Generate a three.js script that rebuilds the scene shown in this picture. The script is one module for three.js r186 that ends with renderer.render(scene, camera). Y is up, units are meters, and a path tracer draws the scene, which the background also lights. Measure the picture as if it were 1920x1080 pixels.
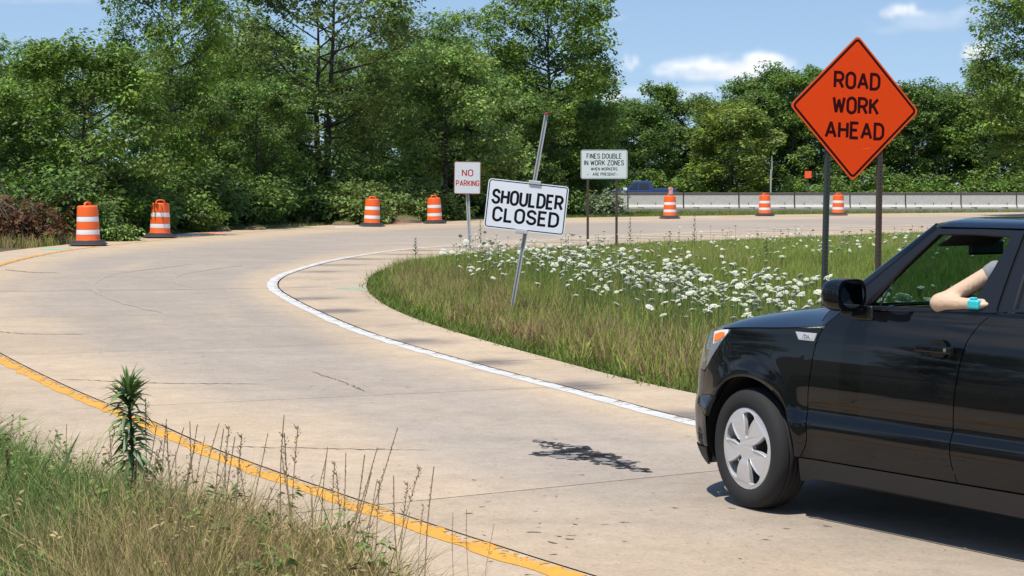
import * as THREE from 'three';
import { mergeGeometries, mergeVertices } from 'three/addons/utils/BufferGeometryUtils.js';
import { RoundedBoxGeometry } from 'three/addons/geometries/RoundedBoxGeometry.js';
import { MarchingCubes } from 'three/addons/objects/MarchingCubes.js';

// ---------------------------------------------------------------- camera, sky, sun, exposure
const scene = new THREE.Scene();
const camera = new THREE.PerspectiveCamera(17.54, 1920 / 1080, 0.1, 4000);
camera.position.set(0, 1.74, 0);
camera.rotation.x = -3.042 * Math.PI / 180;
const renderer = new THREE.WebGLRenderer({ antialias: true });
renderer.toneMapping = THREE.LinearToneMapping;
renderer.toneMappingExposure = 1.4;
renderer.shadowMap.enabled = true;

const SUN = new THREE.Vector3(-0.56, Math.tan(67 * Math.PI / 180), 0.83).normalize();
const sun = new THREE.DirectionalLight(new THREE.Color(1, 0.95, 0.86), 3.7);
sun.name = 'sun';
sun.position.copy(SUN).multiplyScalar(200);
sun.castShadow = true;
sun.shadow.mapSize.set(4096, 4096);
Object.assign(sun.shadow.camera, { left: -90, right: 90, top: 90, bottom: -90, near: 1, far: 420 });
sun.target.position.set(0, 0, -70);
sun.position.add(sun.target.position);
scene.add(sun, sun.target);

// ---------------------------------------------------------------- small tools
function rng(seed) {
  let a = seed >>> 0;
  return () => { a = (a + 0x6d2b79f5) | 0; let t = Math.imul(a ^ (a >>> 15), 1 | a); t = (t + Math.imul(t ^ (t >>> 7), 61 | t)) ^ t; return ((t ^ (t >>> 14)) >>> 0) / 4294967296; };
}
const D2R = Math.PI / 180, V3 = (x, y, z) => new THREE.Vector3(x, y, z);
const clamp = (x, a, b) => Math.min(b, Math.max(a, x)), lerp = (a, b, t) => a + (b - a) * t;
const sstep = (a, b, x) => { const t = clamp((x - a) / (b - a), 0, 1); return t * t * (3 - 2 * t); };
function hash2(ix, iy) { let h = Math.imul(ix, 374761393) + Math.imul(iy, 668265263); h = Math.imul(h ^ (h >>> 13), 1274126177); return ((h ^ (h >>> 16)) >>> 0) / 4294967296; }
function vnoise(x, y, px = 0, py = 0) {           // value noise, periodic when px, py are given
  const ix = Math.floor(x), iy = Math.floor(y), fx = x - ix, fy = y - iy, u = fx * fx * (3 - 2 * fx), v = fy * fy * (3 - 2 * fy);
  const w = (a, p) => (p ? ((a % p) + p) % p : a);
  const h = (a, b) => hash2(w(a, px), w(b, py));
  return lerp(lerp(h(ix, iy), h(ix + 1, iy), u), lerp(h(ix, iy + 1), h(ix + 1, iy + 1), u), v);
}
function fbm(x, y, o = 4, px = 0, py = 0) { let s = 0, a = 0.5, n = 0; for (let i = 0; i < o; i++) { s += a * vnoise(x, y, px, py); n += a; a *= 0.5; x *= 2; y *= 2; px *= 2; py *= 2; } return s / n; }
const used = new Map();
function numbered(name) { const n = used.get(name) ?? 0; used.set(name, n + 1); return n ? name + '_' + String(n).padStart(3, '0') : name; }
function shade(o) { o.castShadow = true; o.receiveShadow = true; return o; }
function part(name, geo, mat, parent, label) { const m = shade(new THREE.Mesh(geo, mat)); m.name = name; parent.add(m); if (label) m.userData.label = label; return m; }
function tag(o, label, category, group, kind) { if (label) o.userData.label = label; if (category) o.userData.category = category; if (group) o.userData.group = group; if (kind) o.userData.kind = kind; return o; }
function thing(name, label, category, pos = [0, 0, 0], turn = 0, group) { const o = new THREE.Group(); o.name = numbered(name); o.position.set(...pos); o.rotation.y = turn; scene.add(o); return tag(o, label, category, group); }
function structure(name, geo, mat, label) { const m = shade(new THREE.Mesh(geo, mat)); m.name = numbered(name); scene.add(m); return tag(m, label, null, null, 'structure'); }
function instances(name, geo, mat, list, parent) {
  const m = shade(new THREE.InstancedMesh(geo, mat, list.length)); m.name = name; m.userData.kind = 'stuff';
  list.forEach(([mx, c], i) => { m.setMatrixAt(i, mx); if (c) m.setColorAt(i, c); });
  parent.add(m); return m;
}
const lin = (r, g, b) => new THREE.Color().setRGB(r, g, b);
const std = (c, rough = 0.8, o = {}) => new THREE.MeshStandardMaterial({ color: Array.isArray(c) ? lin(...c) : c, roughness: rough, side: THREE.DoubleSide, ...o });
const phys = (c, rough, o = {}) => new THREE.MeshPhysicalMaterial({ color: lin(...c), roughness: rough, side: THREE.DoubleSide, ...o });
function box(w, h, d, x = 0, y = 0, z = 0, r = 0) { const g = r ? new RoundedBoxGeometry(w, h, d, 2, r) : new THREE.BoxGeometry(w, h, d); g.translate(x, y, z); return g; }
function clean(g) { const n = g.index ? g.toNonIndexed() : g.clone(); for (const k of Object.keys(n.attributes)) if (!['position', 'normal', 'uv', 'color'].includes(k)) n.deleteAttribute(k); if (!n.attributes.uv) n.setAttribute('uv', new THREE.BufferAttribute(new Float32Array(n.attributes.position.count * 2), 2)); return n; }
const merge = (list) => mergeGeometries(list.map(clean), false);
function between(a, b, r0, r1, seg = 7) {         // tapered round bar from a to b
  const d = b.clone().sub(a), g = new THREE.CylinderGeometry(r1, r0, d.length(), seg, 1);
  g.applyMatrix4(new THREE.Matrix4().makeRotationFromQuaternion(new THREE.Quaternion().setFromUnitVectors(V3(0, 1, 0), d.clone().normalize())).setPosition(a.clone().add(b).multiplyScalar(0.5)));
  return g;
}
// a grid of points to a surface; rows[i][j] are Vector3
function gridGeo(rows, uvScale) {
  const n = rows.length, m = rows[0].length, p = new Float32Array(n * m * 3), uv = new Float32Array(n * m * 2), idx = [];
  for (let i = 0; i < n; i++) for (let j = 0; j < m; j++) { rows[i][j].toArray(p, (i * m + j) * 3); uv[(i * m + j) * 2] = uvScale ? rows[i][j].x * uvScale : j / (m - 1); uv[(i * m + j) * 2 + 1] = uvScale ? rows[i][j].z * uvScale : i / (n - 1); }
  for (let i = 0; i < n - 1; i++) for (let j = 0; j < m - 1; j++) { const a = i * m + j, b = a + 1, c = a + m, d = c + 1; idx.push(a, b, d, a, d, c); }
  const g = new THREE.BufferGeometry();
  g.setAttribute('position', new THREE.BufferAttribute(p, 3)); g.setAttribute('uv', new THREE.BufferAttribute(uv, 2)); g.setIndex(idx); g.computeVertexNormals();
  return g;
}
function dataTex(n, fill, srgb = false, repeat = true) {
  const d = new Uint8Array(n * n * 4);
  for (let y = 0; y < n; y++) for (let x = 0; x < n; x++) { const c = fill(x / n, y / n, x, y), o = (y * n + x) * 4; d[o] = clamp(c[0], 0, 1) * 255; d[o + 1] = clamp(c[1], 0, 1) * 255; d[o + 2] = clamp(c[2], 0, 1) * 255; d[o + 3] = 255; }
  const t = new THREE.DataTexture(d, n, n); if (srgb) t.colorSpace = THREE.SRGBColorSpace;
  if (repeat) t.wrapS = t.wrapT = THREE.RepeatWrapping; t.magFilter = THREE.LinearFilter; t.minFilter = THREE.LinearMipmapLinearFilter; t.needsUpdate = true; return t;
}

// ---------------------------------------------------------------- sky: clear summer air with a few fair-weather clouds
{
  const W = 4096, H = 2048, d = new Float32Array(W * H * 4), dir = V3();
  for (let r = 0; r < H; r++) {
    const up = ((r + 0.5) / H - 0.5) * Math.PI, y = Math.sin(up), e = Math.max(0, y);
    const k = Math.pow(1 - e, 5), k2 = Math.exp(-e * 9);
    for (let c = 0; c < W; c++) {
      const a = ((c + 0.5) / W - 0.5) * 2 * Math.PI;
      dir.set(Math.cos(a) * Math.cos(up), y, Math.sin(a) * Math.cos(up));
      const cs = Math.max(0, dir.dot(SUN)), glow = 0.10 * Math.pow(cs, 6) + 0.5 * Math.pow(cs, 60);
      const o = (r * W + c) * 4;
      d[o] = 0.098 + 0.153 * k + 0.176 * k2 + glow; d[o + 1] = 0.205 + 0.238 * k + 0.135 * k2 + glow * 0.95; d[o + 2] = 0.43 + 0.248 * k + 0.037 * k2 + glow * 0.85; d[o + 3] = 1;
    }
  }
  const R = rng(77), clouds = [[6.55, 3.62, 2.5, 0.62, 1, 3], [11.75, 5.25, 0.85, 0.36, 0.9, 8], [12.3, 4.95, 2.2, 0.6, 0.22, 21], [13.9, 4.05, 0.7, 0.42, 0.85, 13], [3.6, 3.75, 0.35, 0.33, 0.55, 17], [4.9, 2.9, 2.0, 0.3, 0.35, 29], [2.9, 2.75, 0.7, 0.3, 0.7, 31], [2.6, 5.2, 1.0, 0.16, 0.2, 37], [-14.5, 5.6, 3.0, 0.3, 0.25, 41]];
  for (let i = 0; i < 110; i++) { const el = 3 + 42 * R() * R(), az = 24 + R() * 312, s = 0.6 + 3.0 * R() + el * 0.12; clouds.push([az, el, s * 1.5, s * 0.42, 0.25 + 0.7 * R(), 50 + i]); }
  for (const [az, el, rx, ry, dens, sd] of clouds) {      // azimuth (degrees right of the view), elevation, radii in degrees
    const cc = ((az - 90) / 360 + 0.5) * W, cr = (el / 180 + 0.5) * H, wx = rx / 360 * W / Math.cos(el * D2R), wy = ry / 180 * H;
    for (let r = Math.floor(cr - wy * 1.5); r <= cr + wy * 1.5; r++) for (let c = Math.floor(cc - wx * 1.5); c <= cc + wx * 1.5; c++) {
      if (r < 0 || r >= H) continue;
      const X = (c - cc) / wx, Y = (r - cr) / wy, q = fbm(X * 2.4 + sd * 7.3, Y * 1.5 + sd * 3.1, 5), q2 = fbm(X * 7 + sd, Y * 4 + sd * 2, 3);
      const body = 1 - X * X - (Y > -0.35 ? Math.pow(Y + 0.1, 2) : Math.pow((Y + 0.35) * 2.2, 2) + 0.06);
      const m = sstep(0.08, 0.95, body * 0.75 + (q - 0.5) * 1.5 + (q2 - 0.5) * 0.35) * dens;
      if (m <= 0) continue;
      const lit = 0.74 + 0.2 * clamp(Y + 0.4 + (q2 - 0.5), 0, 1), o = (r * W + ((c % W) + W) % W) * 4;
      d[o] = lerp(d[o], 0.92 * lit, m); d[o + 1] = lerp(d[o + 1], 0.94 * lit, m); d[o + 2] = lerp(d[o + 2], 0.98 * lit, m);
    }
  }
  const t = new THREE.DataTexture(d, W, H, THREE.RGBAFormat, THREE.FloatType);
  t.mapping = THREE.EquirectangularReflectionMapping; t.magFilter = THREE.LinearFilter; t.needsUpdate = true;
  scene.background = t; scene.environment = t;
}

// ---------------------------------------------------------------- lie of the land (height over distance Z = -z)
function gy(Z) {
  let h = 0.33 * sstep(13, 45, Z) + 0.17 * clamp((Z - 50) / 54, 0, 1);
  return h - 0.25 * sstep(107, 113, Z);
}
const P = (x, Z, dy = 0) => V3(x, gy(Z) + dy, -Z);

// ---------------------------------------------------------------- materials of the ground
const concreteTex = dataTex(1024, (u, v) => {
  const a = fbm(u * 9, v * 9, 5, 9, 9), b = vnoise(u * 260, v * 260, 260, 260), c = fbm(u * 40, v * 40, 3, 40, 40), d = vnoise(u * 90 + 3, v * 90, 90, 90);
  let k = 0.80 + 0.16 * (a - 0.5) + 0.16 * (b - 0.5) + 0.16 * (c - 0.5);
  if (d > 0.93) k -= (d - 0.93) * 3.2; if (b > 0.95) k += 0.07;
  return [k, k * 0.992, k * 0.98];
});
const concreteBump = dataTex(512, (u, v) => { const k = 0.5 + 0.5 * (vnoise(u * 200, v * 200, 200, 200) - 0.5) + 0.4 * (fbm(u * 30, v * 30, 3, 30, 30) - 0.5); return [k, k, k]; });
const slabMat = std([1.22, 1.22, 1.22], 0.88, { vertexColors: true, map: concreteTex, bumpMap: concreteBump, bumpScale: 0.004 });
const soilTex = dataTex(512, (u, v) => { const a = fbm(u * 8, v * 8, 5, 8, 8), b = vnoise(u * 120, v * 120, 120, 120), k = 0.55 + 0.5 * (a - 0.5) + 0.35 * (b - 0.5); return [k, k, k]; });
const soilMat = std([0.17, 0.15, 0.075], 0.95, { map: soilTex });
const jointMat = std([0.11, 0.085, 0.065], 0.95, { map: soilTex });

// ---------------------------------------------------------------- terrain and sub-base
{
  const xs = [-600, -300, -150, -90], zs = [-60, -20];
  for (let x = -60; x <= 60; x += 4) xs.push(x); xs.push(90, 150, 300, 600);
  for (let z = 0; z <= 116; z += 1.5) zs.push(z); zs.push(130, 160, 220, 400, 900);
  const rows = zs.map((Z) => xs.map((x) => V3(x, gy(Z) - 0.09 + (Z > 12 ? 0.02 * (vnoise(x * 0.3, Z * 0.3) - 0.5) : 0), -Z)));
  structure('ground', gridGeo(rows, 0.4), soilMat, 'grassy brown earth around the ramp');
}

// ---------------------------------------------------------------- the ramp: stations along the white line, with the yellow line, the grass edge and the outer edge beside it
const Wp = [[16, 0.2], [12.2, 2.2], [8.6, 4.9], [6.0, 7.4], [3.9, 9.8], [2.35, 12.0], [1.38, 13.75], [0.63, 15.67], [-0.31, 17.97], [-1.59, 21.33], [-2.51, 24.37], [-3.27, 27.22], [-3.78, 29.49], [-4.03, 31.9], [-3.96, 34.6], [-3.53, 38.62], [-2.16, 44.52], [1.32, 51.9], [5.93, 59.6], [9.04, 63.6], [14.7, 69.5], [24, 77.2], [38, 86.5], [60, 98]];
const Yp = [[14, -4.2], [10.2, -2.2], [6.6, 0.4], [3.9, 3.6], [1.9, 6.1], [0.38, 8.32], [-0.16, 9.22], [-0.77, 10.24], [-1.5, 11.6], [-2.05, 12.6], [-2.94, 14.4], [-3.69, 15.87], [-5.36, 19.47], [-6.9, 23.2], [-8.2, 27.3], [-9.2, 31.5], [-9.8, 35.9], [-10.13, 41.2], [-10.02, 45.75], [-9.7, 50.38], [-8.97, 56.04], [-7.7, 61.5], [-5.6, 67.0], [-2.9, 72.0], [1.6, 77.3], [7.0, 81.3], [12.2, 85.6], [16.0, 87.8], [27, 93.6], [40, 99], [56, 105]];
const Gp = [[17.5, 3.2], [13.2, 4.6], [9.6, 7.0], [7.0, 9.3], [4.9, 11.4], [3.0, 13.5], [1.59, 15.59], [0.72, 17.87], [-0.36, 21.0], [-1.4, 24.37], [-2.07, 27.75], [-2.38, 30.78], [-2.40, 34.2], [-1.85, 37.3], [-0.9, 39.8], [0.6, 43.0], [3.2, 47.2], [6.5, 51.2], [12.2, 57.2], [22, 65.5], [36, 76], [60, 90]];
const Op = [[12.5, -6.4], [8.8, -4.2], [5.0, -1.0], [2.4, 2.4], [0.6, 4.9], [-0.3, 6.3], [-0.75, 7.5], [-1.05, 8.5], [-1.6, 9.2], [-2.15, 9.7], [-2.65, 10.4], [-3.25, 11.5], [-4.3, 13.8], [-5.3, 16.2], [-6.9, 20.2], [-8.4, 24.5], [-9.7, 30], [-10.8, 36], [-11.5, 41], [-11.3, 46.6], [-10.9, 52.8], [-9.9, 59.5], [-7.6, 66.8], [-5.9, 72.4], [-3.0, 78.6], [1.8, 83.6], [8.7, 89.2], [17.6, 95.4], [27.3, 100], [40, 103.5], [56, 104.9]];
const curve = (pts) => new THREE.CatmullRomCurve3(pts.map(([x, Z]) => V3(x, 0, Z)), false, 'centripetal');
const Wc = curve(Wp), dense = (pts, n = 400) => curve(pts).getSpacedPoints(n);
const Yd = dense(Yp), Gd = dense(Gp), Od = dense(Op);
const roadLength = Wc.getLength();
function offsetTo(line, p, n) {                   // distance from p along n to the polyline
  let best = 1e9;
  for (let i = 0; i < line.length - 1; i++) {
    const ax = line[i].x - p.x, az = line[i].z - p.z, bx = line[i + 1].x - line[i].x, bz = line[i + 1].z - line[i].z, det = -n.x * bz + n.z * bx;
    if (Math.abs(det) < 1e-9) continue;
    const t = (-ax * bz + az * bx) / det, s = (n.x * az - n.z * ax) / det;
    if (t > 0 && s >= -0.001 && s <= 1.001 && t < best) best = t;
  }
  return best < 1e8 ? best : NaN;
}
const NS = 380, stations = [];
for (let i = 0; i <= NS; i++) {
  const t = i / NS, p = Wc.getPointAt(t), d = Wc.getTangentAt(t), l = V3(-d.z, 0, d.x).normalize();   // l: to the left of travel (seen with Z away)
  stations.push({ p, l, s: t * roadLength, y: offsetTo(Yd, p, l), o: offsetTo(Od, p, l), g: offsetTo(Gd, p, l.clone().negate()) });
}
for (const k of ['y', 'o', 'g']) {
  for (let i = 1; i <= NS; i++) if (!(stations[i][k] < 40)) stations[i][k] = stations[i - 1][k];
  for (let i = NS - 1; i >= 0; i--) if (!(stations[i][k] < 40)) stations[i][k] = stations[i + 1][k];
  for (let r = 0; r < 3; r++) { const c = stations.map((q) => q[k]); for (let i = 2; i < NS - 1; i++) stations[i][k] = (c[i - 2] + c[i - 1] + c[i] + c[i + 1] + c[i + 2]) / 5; }
}
for (const q of stations) q.o = Math.max(q.o, q.y + 0.5);
function onRoad(s, lane, f, dy = 0) {             // lane 0: shoulder by the grass, 1: lane, 2: outer shoulder; f across it
  const k = clamp(s / roadLength * NS, 0, NS - 1e-6), i = Math.floor(k), t = k - i, a = stations[i], b = stations[i + 1];
  const y = lerp(a.y, b.y, t), o = lerp(a.o, b.o, t), g = lerp(a.g, b.g, t), px = lerp(a.p.x, b.p.x, t), pz = lerp(a.p.z, b.p.z, t), lx = lerp(a.l.x, b.l.x, t), lz = lerp(a.l.z, b.l.z, t);
  const q = lane === 0 ? lerp(-g, -0.10, f) : lane === 1 ? lerp(-0.088, y, f) : lerp(y + 0.006, o, f);
  const x = px + lx * q, Z = pz + lz * q;
  return V3(x, gy(Z) + dy, -Z);
}
const road = new THREE.Group(); road.name = 'road'; scene.add(road); tag(road, 'worn tan concrete loop ramp curving round the grass', null, null, 'structure');
{
  const R = rng(5), base = [];
  for (let i = 0; i <= 190; i++) { const s = i / 190 * roadLength; base.push([onRoad(s, 0, -0.05, -0.03), onRoad(s, 0, 1, -0.03), onRoad(s, 1, 0.33, -0.03), onRoad(s, 1, 0.66, -0.03), onRoad(s, 1, 1, -0.03), onRoad(s, 2, 1.02, -0.03)]); }
  part('sub_base', gridGeo(base), jointMat, road);
  const slab = (s0, s1, lane, cell) => {
    const a = onRoad(s0, lane, 0), b = onRoad(s0, lane, 1), nAcross = Math.max(3, Math.min(30, Math.round(a.distanceTo(b) / cell))), nAlong = Math.max(3, Math.round((s1 - s0) / cell));
    const lift = -R() * 0.0014, tone = 1 + (R() - 0.5) * 0.08, gap = 0.006, rows = [], cols = [];
    const w = a.distanceTo(b), fi = gap / w;
    for (let i = 0; i <= nAlong; i++) {
      const row = [];
      for (let j = 0; j <= nAcross; j++) {
        const ii = clamp(i, 0, nAlong), jj = nAcross - clamp(j, 0, nAcross), f = lerp(fi, 1 - fi, jj / nAcross), s = lerp(s0 + gap, s1 - gap, ii / nAlong);
        const p = onRoad(s, lane, f, lift); row.push(p);
        const n1 = fbm(p.x * 0.35 + 40, p.z * 0.35, 4), n2 = fbm(p.x * 1.7, p.z * 1.7 + 9, 3);
        let c;
        const tan = [0.485, 0.37, 0.25], grey = [0.35, 0.29, 0.232];
        if (lane === 1) {
          // traffic film: two wheel paths and the drip line between them are greyer than the edges
          const w2 = w * f, k = w < 6 ? sstep(0.1, 0.9, w2) * (1 - sstep(w - 1.5, w - 0.35, w2)) : sstep(0.1, 1.0, w2) * (1 - sstep(w * 0.62, w * 0.9, w2));
          const st = fbm(w2 * 2.4 + 3, s * 0.16, 4), m = clamp(k * 1.0 + (n1 - 0.5) * 0.7 + (n2 - 0.5) * 0.35 + (st - 0.5) * 1.0, 0, 1); c = tan.map((q, z) => lerp(q, grey[z], m));
        } else if (lane === 0) {
          const m = clamp(0.18 + (n1 - 0.5) * 0.8 + (n2 - 0.5) * 0.5, 0, 1); c = tan.map((q, z) => lerp(q, grey[z], m));
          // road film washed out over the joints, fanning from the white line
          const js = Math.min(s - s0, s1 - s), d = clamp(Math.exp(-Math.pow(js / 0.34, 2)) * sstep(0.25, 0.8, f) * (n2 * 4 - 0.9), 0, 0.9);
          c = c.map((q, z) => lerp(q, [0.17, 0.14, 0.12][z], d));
        } else { const m = clamp(0.12 + (n1 - 0.5) * 0.7 + (n2 - 0.5) * 0.4, 0, 1); c = tan.map((q, z) => lerp(q, grey[z], m)); }
        const k = tone * (0.93 + 0.14 * n2);
        cols.push(c[0] * k, c[1] * k, c[2] * k);
      }
      rows.push(row);
    }
    const g = gridGeo(rows, 0.31);
    g.setAttribute('color', new THREE.BufferAttribute(new Float32Array(cols), 3));
    return g;
  };
  const nL = Math.floor(roadLength / 4.6);
  for (let i = 0; i < nL; i++) {
    const s0 = i * 4.6, near = s0 < 45 && s0 > 10;
    part('concrete_slab', slab(s0, s0 + 4.6, 1, near ? 0.3 : 0.6), slabMat, road);
    part('shoulder_slab', slab(s0, s0 + 4.6, 2, near ? 0.3 : 0.6), slabMat, road);
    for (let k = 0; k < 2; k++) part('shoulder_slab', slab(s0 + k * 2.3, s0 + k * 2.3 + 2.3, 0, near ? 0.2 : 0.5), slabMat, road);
  }
}

// ---------------------------------------------------------------- paint on the road
const chipTex = (cover, sd, nx = 6) => dataTex(512, (u, v) => { const a = fbm(u * nx + sd, v * nx, 4, nx, nx), b = fbm(u * 40, v * 40 + sd, 3, 40, 40), k = a * 0.6 + b * 0.4 > cover ? 1 : 0; return [k, k, k]; });
const whitePaint = std([0.70, 0.68, 0.64], 0.8, { alphaMap: chipTex(0.335, 2), alphaTest: 0.5, map: concreteTex });
const yellowPaint = std([0.86, 0.42, 0.045], 0.6, { alphaMap: chipTex(0.385, 5, 4), alphaTest: 0.5, map: concreteTex });
function paintStrip(s0, s1, lane, latA, latB, rough, dy, step = 0.25) {   // a strip between two distances measured in metres from the lane's edge
  const rows = [], n = Math.ceil((s1 - s0) / step), uv = [];
  for (let i = 0; i <= n; i++) {
    const s = lerp(s0, s1, i / n), p0 = onRoad(s, lane, 0, dy), p1 = onRoad(s, lane, 1, dy), d = p1.clone().sub(p0).setY(0).normalize();
    const ja = (fbm(s * 3.1, latA * 9, 3) - 0.5) * rough, jb = (fbm(s * 3.7 + 50, latB * 9, 3) - 0.5) * rough * 2, row = [];
    for (let j = 0; j <= 4; j++) { const q = lerp(latB + jb, latA + ja, j / 4), v = p0.clone().addScaledVector(d, q); v.y = gy(-v.z) + dy; row.push(v); uv.push(s * 0.9, q * 0.9); }
    rows.push(row);
  }
  const g = gridGeo(rows); g.setAttribute('uv', new THREE.BufferAttribute(new Float32Array(uv), 2)); return g;
}
part('white_edge_line', paintStrip(0.5, roadLength - 1, 1, 0.012, 0.172, 0.03, 0.0022, 0.2), whitePaint, road);
part('yellow_edge_line', paintStrip(0.5, roadLength - 1, 2, 0.012, 0.165, 0.05, 0.0022, 0.12), yellowPaint, road, 'chipped yellow edge line beside a dark open joint');

function ragged(cx, Z, rx, rz, turn, seed, n = 26, rough = 0.6, dy = 0.0024) {   // a flat patch with an uneven outline
  const R = rng(seed), sh = [], c = Math.cos(turn), s = Math.sin(turn);
  for (let i = 0; i < n; i++) { const a = i / n * Math.PI * 2, k = 1 - rough * R(); sh.push(new THREE.Vector2(Math.cos(a) * rx * k, Math.sin(a) * rz * k)); }
  const g = new THREE.ShapeGeometry(new THREE.Shape(sh)), p = g.attributes.position;
  for (let i = 0; i < p.count; i++) { const x = p.getX(i), y = p.getY(i), X = cx + x * c - y * s, ZZ = Z + x * s + y * c; p.setXYZ(i, X, gy(ZZ) + dy, -ZZ); }
  g.computeVertexNormals(); return g;
}
const tarMat = std([0.085, 0.083, 0.084], 0.95, { map: soilTex, bumpMap: concreteBump, bumpScale: 0.01 });
const crackMat = std([0.14, 0.11, 0.085], 0.9);
{
  // the patch has broken up: crumbs of asphalt and pale mortar strung along its old outline
  const Q = rng(61), dark = [], light = [], spine = [[0.14, 12.9], [0.3, 12.62], [0.42, 12.4], [0.36, 12.2], [0.5, 12.1], [0.62, 11.86], [0.74, 11.58], [0.84, 11.4]];
  for (let i = 0; i < 210; i++) { const t = Q() * 6.99, k = Math.floor(t), f = t - k, mid = Math.sin(Math.PI * t / 7), x = lerp(spine[k][0], spine[k + 1][0], f) + (Q() + Q() - 1) * 0.26 * mid, Z = lerp(spine[k][1], spine[k + 1][1], f) + (Q() + Q() - 1) * 0.22 * mid, r = 0.016 + 0.075 * Q() * Q() * (0.4 + mid); (i % 6 ? dark : light).push(ragged(x, Z, r * 1.25, r, -0.6, 900 + i, 13, 0.6, i % 6 ? 0.0024 : 0.003)); }
  part('asphalt_patch', merge(dark), tarMat, road, 'broken dark asphalt patch in the lane').userData.kind = 'stuff';
  part('mortar_crumbs', merge(light), std([0.21, 0.19, 0.175], 0.9), road).userData.kind = 'stuff';
  const R = rng(31), fl = [];
  // spalls and grit lying along old tyre tracks and cracks
  for (const [x, Z, n, sp] of [[0.5, 12, 90, 2.4], [-1.6, 16.2, 40, 1.4], [-3.2, 19, 30, 1.5], [-5.2, 28, 26, 1.6], [0.2, 9.6, 90, 1.5], [-4.5, 24, 20, 2.5], [1.6, 9.4, 60, 1.3], [-2.6, 12.4, 40, 1.2], [-1.4, 10.4, 60, 1.1]]) for (let i = 0; i < n; i++) {
    const k = Math.pow(R(), 7); fl.push(ragged(x + (R() + R() - 1) * sp, Z + (R() + R() - 1) * sp, 0.006 + 0.045 * k, 0.005 + 0.008 * k, (R() - 0.5) * 1.2 - 0.4, 1000 + fl.length, 11, 0.75, 0.0027));
  }
  part('spalled_chips', merge(fl), crackMat, road).userData.kind = 'stuff';
  const wob = (pts, w, sd) => { const c = curve(pts).getSpacedPoints(60), rows = c.map((p, i) => { const q = c[Math.min(60, i + 1)].clone().sub(c[Math.max(0, i - 1)]).normalize(), j = (vnoise(i * 0.6, sd) - 0.5) * 0.05, ww = w * (0.35 + 1.1 * vnoise(i * 0.9, sd + 4)) * Math.min(1, Math.min(i, 60 - i) / 6 + 0.15); return [-1, 1].map((k) => { const X = p.x - q.z * (j + k * ww), Z = p.z + q.x * (j + k * ww); return V3(X, gy(Z) + 0.0026, -Z); }); }); return gridGeo(rows); };
  part('crack', wob([[-2.0, 12.55], [-1.1, 12.42], [-0.55, 12.36]], 0.009, 3), crackMat, road);
  part('crack', wob([[-4.1, 16.9], [-3.1, 16.55], [-2.2, 16.5]], 0.012, 5), crackMat, road);
  part('crack', wob([[-6.2, 22], [-5.6, 21.6], [-4.9, 21.55]], 0.014, 7), crackMat, road);
  part('crack', wob([[-1.9, 17.6], [-1.5, 16.6], [-1.25, 15.9]], 0.006, 9), crackMat, road);
  part('crack', wob([[-9.4, 34.5], [-8.6, 33.6], [-8.1, 33.5]], 0.03, 11), crackMat, road);
  const scuff = std([0.35, 0.285, 0.225], 0.85);
  part('tyre_scuff', wob([[-6.2, 36.5], [-7.05, 33], [-6.75, 30], [-5.6, 26.6], [-4.6, 24.6]], 0.045, 13), scuff, road);
  part('tyre_scuff', wob([[-5.2, 36], [-5.85, 33], [-5.6, 31], [-5.1, 29.6]], 0.04, 15), scuff, road);
  const green = std([0.22, 0.55, 0.36], 0.8), red = std([0.78, 0.20, 0.13], 0.8), pale = std([0.62, 0.60, 0.56], 0.85);
  const spray = (name, m, x, Z, rx, rz, t, sd) => part(name, ragged(x, Z, rx, rz, t, sd, 20, 0.5, 0.003), m, road);
  spray('green_survey_paint', green, -2.5, 29.4, 0.32, 0.16, 0, 501); spray('green_survey_paint', green, -10.75, 44.0, 0.5, 0.4, 0.1, 502);
  spray('red_survey_paint', red, -9.35, 58.5, 0.6, 0.7, 0, 503); spray('red_survey_paint', red, -4.45, 71.5, 0.6, 1.0, 0, 504); spray('red_survey_paint', red, 10.4, 89.3, 1.0, 0.5, 0.5, 505); spray('red_survey_paint', red, 19, 95.0, 1.0, 0.6, 0.4, 506);
  spray('pale_mortar_spill', pale, -9.9, 56, 0.9, 1.5, 0.2, 507); spray('pale_mortar_spill', pale, -5.6, 66.2, 1.1, 0.9, 0.5, 508); spray('pale_mortar_spill', pale, 9.0, 85.2, 1.6, 0.5, 0.6, 509);
}

// ---------------------------------------------------------------- motorway beyond: raised edge, carriageway
{
  const m = std([0.40, 0.38, 0.34], 0.9, { map: concreteTex });
  structure('highway_shoulder', box(70, 0.3, 1.9, 20, 0.48, -106.2), m, 'pale concrete edge strip under the barrier wall');
  const rows = []; for (let Z = 112.5; Z <= 147; Z += 3) rows.push([V3(-60, 0.262, -Z), V3(0, 0.262, -Z), V3(60, 0.262, -Z), V3(120, 0.262, -Z)]);
  structure('highway', gridGeo(rows, 0.1), m, 'concrete carriageway behind the barrier wall');
}
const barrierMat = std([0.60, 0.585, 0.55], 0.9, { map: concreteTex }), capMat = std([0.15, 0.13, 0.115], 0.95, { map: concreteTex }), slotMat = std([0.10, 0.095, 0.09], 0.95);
function extrudeX(pts, x0, x1) { const sh = new THREE.Shape(pts.map(([z, y]) => new THREE.Vector2(-z, y))), g = new THREE.ExtrudeGeometry(sh, { depth: x1 - x0, bevelEnabled: false }); g.rotateY(Math.PI / 2); g.translate(x0, 0, 0); return g; }
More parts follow.
